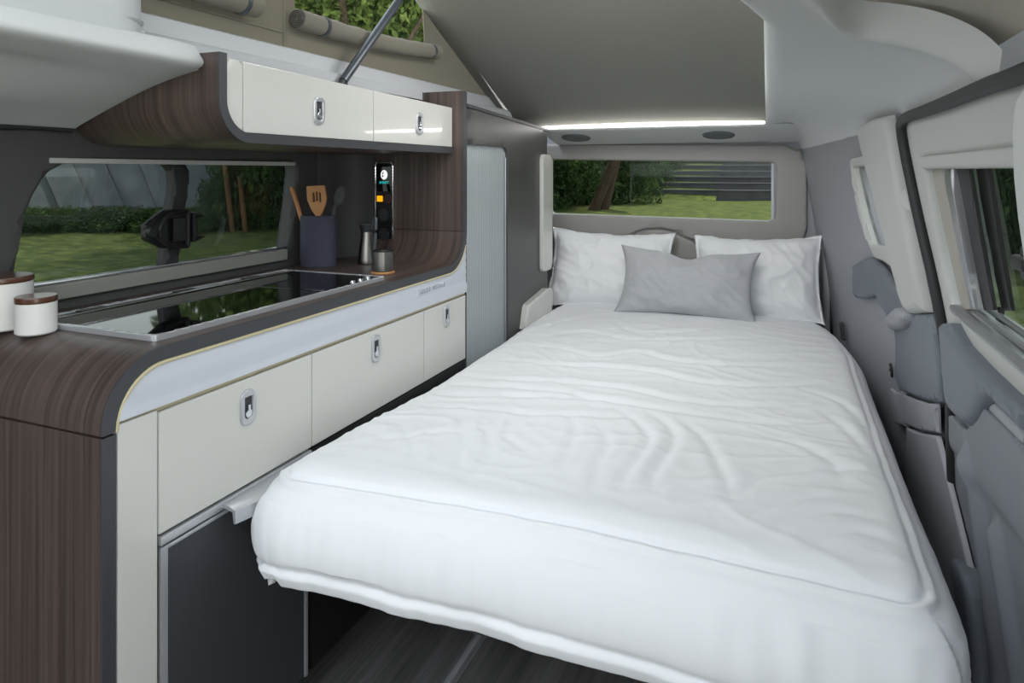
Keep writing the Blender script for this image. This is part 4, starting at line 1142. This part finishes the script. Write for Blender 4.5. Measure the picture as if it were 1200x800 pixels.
            # seam along the foot and the left corner
            if m > 0:
                sm = m - .056 - .008 * nz(a * 3, 1.0, 2) - .003 * nz(a * 14, 3.0, 2)
                dd += (.0085 * math.exp(-(sm / .0050) ** 2) - .0135 * math.exp(-((sm + .0105) / .0058) ** 2) - .003 * math.exp(-((sm - .011) / .007) ** 2)) * (1 if abs(ey) > abs(ex) * .3 else .5)
                # soft vertical pulls on the front face
                if ey < 0 and dn > .05: dd += .004 * nz(a * 16 + 4 * nz(a * 2, b), b * 2.5, 1) + .003 * nz(a * 34, b * 3, 9)
                # hem: groove, then a flat wavy flange
                hem = m - (r * math.pi / 2 + (dropF if abs(ey) >= abs(ex) else dropX) - r)
                dd += -.006 * math.exp(-((hem + .038) / .010) ** 2) + (.007 * max(0, min(1, (hem + .036) / .012)) * (.7 + .8 * nz(a * 7, b * 7, 4)) if hem > -.036 else 0)
            horiz = out + (puff + dd * nd)
            z = top - dn + dd * (1 - nd) + (.006 * nz(a * 4, b * 4, 6) if dn > .15 else 0)
            V[i, j] = (ca + dx * horiz - .034 * k_ * max(0, min(1, (-ca - .38) / .5)) - .085 * max(0, min(1, (cb - 2.45) / .6)) ** 1.5 * max(0, min(1, (ca + .38) / .5)), cb + dy * horiz, z)
    d = grid_obj('duvet', V, 'duvet', None, smooth=0, solid=.014)
    d.data.polygons.foreach_set('use_smooth', [True] * len(d.data.polygons))
    tag(d, 'white cotton duvet with soft folds covering the whole bed', 'duvet')

    def pillow(name, w, h, th, loc, lean, yaw, roll, m, label, flange, seed, group=None, ears=.03, dent=0.0):
        nu, nv = 70, 56; rows = []
        for side in (1, -1):
            for i in range(nv):
                row = []
                for jj in range(nu):
                    u = -1 + 2 * jj / (nu - 1); v = -1 + 2 * i / (nv - 1)
                    row.append((u, v))
                rows.append((side, row))
        bm = bmesh.new(); grid = {}
        for side in (1, -1):
            for i in range(nv):
                for jj in range(nu):
                    u = -1 + 2 * jj / (nu - 1); v = -1 + 2 * i / (nv - 1)
                    edge = i in (0, nv - 1) or jj in (0, nu - 1)
                    if edge and side == -1: grid[(side, i, jj)] = grid[(1, i, jj)]; continue
                    fl = flange
                    uu, vv = min(1, abs(u) / (1 - fl)) if fl else abs(u), min(1, abs(v) / (1 - fl)) if fl else abs(v)
                    prof = max(0, (1 - uu ** 2.4)) ** .55 * max(0, (1 - vv ** 2.4)) ** .55
                    cn = (abs(u) * abs(v)) ** 3
                    px = w / 2 * u * (1 - .055 * (1 - v * v) * abs(u) + ears * cn); pz = h / 2 * v * (1 - .10 * (1 - u * u) * abs(v) + ears * cn)
                    py = th / 2 * prof
                    n_ = nz(u * 2 + seed, v * 2, side) * .018 + nz(u * 4 + seed, v * 4, side + 4) * .007
                    wr = (1 - abs(nz(u * 4 + seed, v * 3 + u * 2, 2)) * 2); n_ += .007 * max(0, wr) ** 3
                    py += n_ * min(1, prof * 2) - dent * math.exp(-((u / .22) ** 2 + ((v - .95) / .45) ** 2)) * prof
                    pz -= dent * 1.0 * math.exp(-(u / .25) ** 2) * max(0, v) ** 2
                    if fl:
                        rim = max(0, max(abs(u), abs(v)) - (1 - fl)) / fl; py += rim * (.012 * nz(u * 3 + seed, v * 3, 9) + .003 * (1 if side > 0 else 0))
                        pz += rim * .006 * nz(u * 5, seed, 1)
                    p = Vector((px, -side * py, pz + h / 2))
                    p = Matrix.Rotation(roll, 3, 'Y') @ p; p = Matrix.Rotation(-lean, 3, 'X') @ p; p = Matrix.Rotation(yaw, 3, 'Z') @ p
                    grid[(side, i, jj)] = bm.verts.new(p)
        for side in (1, -1):
            for i in range(nv - 1):
                for jj in range(nu - 1):
                    q = [grid[(side, i, jj)], grid[(side, i, jj + 1)], grid[(side, i + 1, jj + 1)], grid[(side, i + 1, jj)]]
                    try: bm.faces.new(q if side > 0 else q[::-1])
                    except ValueError: pass
        o = from_bm(name, bm, m, None, 0); o.data.polygons.foreach_set('use_smooth', [True] * len(o.data.polygons))
        o.location = loc; tag(o, label, 'pillow' if group else 'cushion', group); return o
    pillow('pillow', .565, .375, .17, (-.768, 2.985, .566), math.radians(24), math.radians(3), math.radians(1), 'pillow', 'white cotton pillow leaning on the tailgate next to the wardrobe', .05, 1.0, 'white pillows at the head of the bed')
    pillow('pillow', .52, .37, .17, (-.135, 2.995, .570), math.radians(24), math.radians(-4), math.radians(-2), 'pillow', 'white cotton pillow leaning on the tailgate beside the right side wall', .05, 5.0, 'white pillows at the head of the bed')
    pillow('cushion', .535, .285, .15, (-.400, 2.80, .600), math.radians(26), math.radians(0), math.radians(1), 'greycloth', 'grey oblong cushion leaning on the two white pillows', 0, 9.0, None, .07, .028)
build_bed()

# ================================================================== OUTSIDE
def slope(x, y):
    r = math.hypot(x + .6, y - 1.5); a = math.atan2(y, x)
    k = float(np.interp(math.degrees(a), [-180, -60, 20, 60, 95, 130, 160, 180], [0, 0, .06, .07, .045, .06, .085, .07]))
    return -.48 + k * max(0, min(r, 26) - 6) + .03 * noise.noise(Vector((x * .4, y * .4, 0)))
def build_outside():
    def patch(nm, x0, x1, y0, y1, n, m):
        rows = [[(x, y, slope(x, y)) for x in np.linspace(x0, x1, n)] for y in np.linspace(y0, y1, n)]
        o = grid_obj(nm, np.array(rows), m, None, smooth=60); struct(o)
    patch('ground', -40, 40, -2.0, 60, 120, 'grass')
    patch('ground_bounce', -40, 40, -40, -2.0, 30, 'bounce_ground')  # unseen pale ground, added so the bounce into the van stays neutral
    rnd = random.Random(11)
    def leaf_mesh(nm, n, R, blobs, size, m):
        vs, fs = [], []
        for _ in range(n):
            c, rr = blobs[rnd.randrange(len(blobs))]
            d = Vector((rnd.gauss(0, 1), rnd.gauss(0, 1), rnd.gauss(0, 1))).normalized() * rr * rnd.random() ** .4
            p = Vector(c) + d; s_ = size * rnd.uniform(.6, 1.3)
            ax = Vector((rnd.gauss(0, 1), rnd.gauss(0, 1), rnd.gauss(0, .6))).normalized(); bx = ax.orthogonal().normalized()
            bx = Matrix.Rotation(rnd.random() * 6.28, 3, ax) @ bx; cx = ax.cross(bx)
            k = len(vs); vs += [p - bx * s_, p - cx * s_ * .45 + ax * s_ * .1, p + bx * s_, p + cx * s_ * .45 + ax * s_ * .1]; fs.append((k, k + 1, k + 2, k + 3))
        me = bpy.data.meshes.new(nm); me.from_pydata([tuple(v) for v in vs], [], fs); me.materials.append(M[m]); return me
    blobs = [((rnd.uniform(-2, 2), rnd.uniform(-2, 2), rnd.uniform(-1.2, 2.2)), rnd.uniform(.9, 1.5)) for _ in range(14)]
    crown_a = leaf_mesh('crown', 16000, 1, blobs, .085, 'leaf')
    blobs = [((rnd.uniform(-1.6, 1.6), rnd.uniform(-1.6, 1.6), rnd.uniform(-1.6, 2.4)), rnd.uniform(.8, 1.3)) for _ in range(14)]
    crown_b = leaf_mesh('crown', 6000, 1, blobs, .14, 'leafd')
    bm = bmesh.new()
    tube_bm(bm, [(0, 0, 0), (.03, .02, 1), (0, .05, 2), (.05, 0, 3)], [.2, .16, .13, .07], 12)
    for k in range(5):
        a = k * 1.3; tube_bm(bm, [(0, 0, 1.7 + .2 * k), (math.cos(a) * .8, math.sin(a) * .8, 2.5 + .2 * k), (math.cos(a) * 1.5, math.sin(a) * 1.5, 3.4 + .2 * k)], [.07, .05, .02], 8)
    tr_me = bpy.data.meshes.new('trunk'); bm.to_mesh(tr_me); bm.free(); tr_me.materials.append(M['bark'])
    tr_me.polygons.foreach_set('use_smooth', [True] * len(tr_me.polygons))
    def tree(x, y, s_, crown, label, group, lift=0.0, rot=0.0, name='tree'):
        z = slope(x, y) - .05
        e = empty(name, (x, y, z), label, 'tree', group)
        t = bpy.data.objects.new('trunk', tr_me); COL.objects.link(t); t.parent = e; t.scale = (s_, s_, s_ * (1 + lift * .3)); t.rotation_euler = (0, 0, rot)
        c = bpy.data.objects.new('crown', crown); COL.objects.link(c); c.parent = e; c.location = (0, 0, s_ * (3.6 + lift)); c.scale = (s_, s_, s_); c.rotation_euler = (0, 0, rot)
    # trees behind the canvas window, left-rear
    for i, (x, y, s_, cr) in enumerate([(-7.5, 10.5, 1.15, crown_a), (-10.5, 12.5, 1.35, crown_a), (-5.5, 13.5, 1.2, crown_a), (-11.5, 16.5, 1.4, crown_a), (-9.0, 16.0, 1.5, crown_a)]):
        tree(x, y, s_, cr, 'sunlit broadleaf tree seen through the roof canvas window', 'trees beyond the roof canvas', .4, i * 1.1)
    # low dark shrubs: hedge row in front of the slabs, beds by the steps, bushes on the right
    bl = [((rnd.uniform(-.9, .9), rnd.uniform(-.5, .5), rnd.uniform(.1, .75)), rnd.uniform(.3, .5)) for _ in range(12)]
    shrub = leaf_mesh('shrub', 9000, 1, bl, .038, 'leafd')
    def bush(x, y, sx, sz, label, group, rot=0.0):
        o = bpy.data.objects.new('bush', shrub); COL.objects.link(o); o.location = (x, y, slope(x, y) - .05); o.scale = (sx, sx, sz); o.rotation_euler = (0, 0, rot)
        return tag(o, label, 'shrub', group)
    def bush_at(x, y, z, sx, sz, label, group, rot):
        bush(x, y, sx, sz, label, group, rot).location.z = z - .1
    # --- left view: direction at pixels 40..340
    def at(u, d):
        dx, dy, _ = ray(u, 200); k = d / math.hypot(dx, dy); return dx * k, dy * k
    for i, u in enumerate(range(10, 335, 22)):
        x, y = at(u, 15.4 + rnd.uniform(-.2, .2)); bush(x, y, .85, .42, 'low dark shrub at the foot of the slate slope beyond the lawn', 'shrubs below the slate slope', rnd.random() * 6)
    for i, (u, d, sx, sz) in enumerate([(278, 15.2, .8, 1.0), (322, 15.5, 1.3, 2.2), (345, 16, 1.4, 2.4), (300, 17.5, 1.5, 2.3)]):
        x, y = at(u, d); bush(x, y, sx, sz, 'tall dark shrub beside the slate slope seen through the kitchen window', 'tall shrubs beside the slate slope', i * 1.7)
    # slate slabs: tilted plates side by side
    for i in range(9):
        u0 = -40 + i * 38
        x, y = at(u0, 16.4); x2, y2 = at(u0 + 39, 16.4)
        zb = slope(x, y) + .1
        bx = Vector((x2 - x, y2 - y, 0)); out_ = Vector((x, y, 0)).normalized()
        bm = bmesh.new()
        a = Vector((x, y, zb)); hgt = 3.2
        lean = out_ * 2.2 + bx.normalized() * -1.2
        q = [a, a + bx * .985, a + bx * .985 + lean + Vector((0, 0, hgt)), a + lean + Vector((0, 0, hgt))]
        off = out_ * .35 + Vector((0, 0, -.1)); tilt = bx.normalized() * 0 + out_ * (.10 * (i % 3))
        v1 = [bm.verts.new(p + tilt) for p in q]; v2 = [bm.verts.new(p + off + tilt) for p in q]
        bm.faces.new(v1); bm.faces.new(v2[::-1])
        for j in range(4): bm.faces.new((v1[j], v1[(j + 1) % 4], v2[(j + 1) % 4], v2[j]))
        o = from_bm('rock_slab', bm, 'rock', None, 0); tag(o, 'grey slate slab leaning in the slope beyond the lawn', 'rock', 'slate slabs of the slope')
    for i, (u, v0, v1) in enumerate([(273, 190, 226), (288, 206, 232)]):
        d = 14.6; x, y = at(u, d); bm = bmesh.new(); z = slope(x, y); top = H + (200 - v0) / 800 * d
        tube_bm(bm, [(x, y, z - .1), (x - .12 + .06 * i, y - .1, top)], .05, 10); o = from_bm('wooden_post', bm, 'post')
        tag(o, ['taller brown wooden post leaning between the shrubs beyond the lawn', 'shorter brown wooden post standing right of the taller one'][i], 'post', None)
    # --- rear view: stone steps, edging, shrubs
    st = empty('stone_steps', (4.0, 24, slope(4, 24)), 'broad dark stone steps with pale edges beyond the rear window', 'steps')
    D = 23.0
    vs = [229.5, 221.5, 213.5, 206.5, 200, 193.5, 189]
    xa = lambda v: np.interp(v, [188, 230], [778, 742])
    for i in range(6):
        d = D + i * .42
        z0 = H + (200 - vs[i]) / 800 * d; z1 = H + (200 - vs[i + 1]) / 800 * (D + i * .42)
        x0 = P(float(xa(vs[i])), 200, Y=d).x; x1 = P(1010, 200, Y=d).x
        bm = bmesh.new(); box_bm(bm, x0, x1, d, d + .9, z0 - .35, z1 - .03, .01, 0); s_ = from_bm('step', bm, 'stone', st)
        box('nosing', x0, x1, d - .03, d + .10, z1 - .0295, z1 + .005, 'nosing', s_, .004)
    e0 = P(742, 230, Y=D - .4); e1 = P(783, 180, Y=D + 3.6); bm = bmesh.new()
    tube_bm(bm, [e0 + Vector((0, 0, -.2)), e1], .22, 4, 0, True, .6); o = from_bm('stone_edging', bm, 'stone'); tag(o, 'pale sloping stone edging left of the dark stone steps', 'edging')
    # grassy bank above and beside the steps
    def bank(x, y):
        t = max(0, min(1, (y - 25.3) / 9))
        return 1.44 + 2.6 * t
    o = grid_obj('ground_bank', np.array([[(x, y, bank(x, y)) for x in np.linspace(-2.2, 30, 12)] for y in np.linspace(25.5, 40, 10)]), 'grass'); struct(o)
    o = grid_obj('ground_bank', np.array([[(x, y, slope(x, 22.4) - .1 + (y - 22.4) * .5) for x in np.linspace(-16, -2.2, 12)] for y in np.linspace(22.4, 34, 10)]), 'grass'); struct(o)
    for i in range(9):
        x, y = at(640 + i * 34, 33 + (i % 2)); bush_at(x, y, bank(x, y) if x > -2.2 else slope(x, 22.4) + (y - 22.4) * .5 - .1, 2.6, 4.0, 'large dark bush on the crest of the bank beyond the steps', 'bushes on the crest of the bank', i * 1.9)
    for i, (u, d, sx, sz) in enumerate([(632, 21, 1.7, 2.3), (655, 20, 1.5, 2.0), (676, 21, 1.6, 2.4), (700, 21.5, 1.6, 1.9), (720, 22.5, 1.6, 1.7), (738, 23.6, 1.5, 1.6), (752, 25.4, 1.6, 1.8)]):
        x, y = at(u, d); bush(x, y, sx, sz, 'large dark shrub on the bank left of the stone steps', 'shrubs left of the stone steps', i * 2.1)
    for i, (u, d, lean) in enumerate([(694, 19.3, 1.1), (706, 19.6, .7)]):
        x, y = at(u, d); z = slope(x, y); bm = bmesh.new(); tube_bm(bm, [(x, y, z - .1), (x + lean * .5, y, z + 1.2), (x + lean, y, z + 2.6)], [.16, .13, .1], 10)
        o = from_bm('bare_tree', bm, 'bark'); tag(o, ['leaning bare tree trunk before the shrubs, the one further from the steps', 'slimmer leaning bare tree trunk before the shrubs, the one nearer the steps'][i], 'tree')
    # trees standing beside the views, whose crowns dapple the lawns
    for i, (x, y, s_, lb) in enumerate([(-12.5, 4.6, 1.7, 'tall tree standing over the lawn on the kitchen side'), (-7.2, 12.4, 1.7, 'tall tree standing between the kitchen side lawn and the rear lawn'), (-3.6, 9.0, 1.2, 'tall tree standing over the lawn behind the tailgate'), (6.6, 12.5, 1.7, 'tall tree standing over the lawn on the sliding door side')]):
        if i == 2: continue
        tree(x, y, s_, crown_b, lb, None, 3.2, i * 1.9)
    # --- right view
    for i, (u, d, sx, sz) in enumerate([(1090, 15, 1.6, 2.2), (1120, 14.5, 1.6, 2.4), (1150, 14, 1.6, 2.3), (1180, 13.6, 1.6, 2.5), (1215, 13, 1.6, 2.4), (1245, 12.6, 1.6, 2.4)]):
        x, y = at(u, d); bush(x, y, sx, sz, 'dark green bush beyond the lawn on the sliding door side', 'bushes beyond the sliding door', i * 1.3)
build_outside()

# ================================================================== LIGHT, CAMERA
W = bpy.data.worlds.new('sky'); sc.world = W; W.use_nodes = True
nt = W.node_tree; nt.nodes.clear(); wo = nt.nodes.new('ShaderNodeOutputWorld'); bg = nt.nodes.new('ShaderNodeBackground')
tc = nt.nodes.new('ShaderNodeTexCoord'); sp = nt.nodes.new('ShaderNodeSeparateXYZ'); rp = nt.nodes.new('ShaderNodeValToRGB')
rp.color_ramp.elements[0].position = 0.0; rp.color_ramp.elements[0].color = (1, 1, 1, 1)
rp.color_ramp.elements[1].position = 1.0; rp.color_ramp.elements[1].color = (.80, .90, 1.0, 1)
nt.links.new(tc.outputs['Generated'], sp.inputs[0]); nt.links.new(sp.outputs['Z'], rp.inputs['Fac']); nt.links.new(rp.outputs[0], bg.inputs['Color'])
bg.inputs['Strength'].default_value = 2.0; nt.links.new(bg.outputs[0], wo.inputs[0])
L = bpy.data.lights.new('sun', 'SUN'); L.energy = 4.5; L.angle = math.radians(1.5); L.color = (1, .93, .78)
o = bpy.data.objects.new('sun', L); COL.objects.link(o); o.rotation_euler = (Vector((.015, -.17, -1)).to_track_quat('-Z', 'Y')).to_euler()

A = bpy.data.lights.new('added_roof_fill', 'AREA'); A.shape = 'RECTANGLE'; A.size = .5; A.size_y = .9; A.energy = 6.3; A.color = (1, .985, .97)  # added fill light without a fixture, out of view, brightens the rear of the bed
o = bpy.data.objects.new('added_roof_fill', A); COL.objects.link(o); o.location = (-.50, 1.98, 1.86); o.rotation_euler = (math.radians(14), math.radians(4), 0)
cam = bpy.data.cameras.new('camera'); cam.lens = 24; cam.sensor_width = 36; cam.shift_y = -200 / 1200; cam.clip_start = .02
co = bpy.data.objects.new('camera', cam); COL.objects.link(co); co.location = (0, 0, H); co.rotation_euler = (math.pi / 2, 0, TH)
sc.camera = co
sc.view_settings.view_transform = 'Standard'; sc.view_settings.look = 'None'; sc.view_settings.gamma = 1; sc.view_settings.use_curve_mapping = False
sc.view_settings.exposure = 0.88
sc.cycles.use_denoising = True
sc.cycles.max_bounces = 10; sc.cycles.diffuse_bounces = 6; sc.cycles.transparent_max_bounces = 16
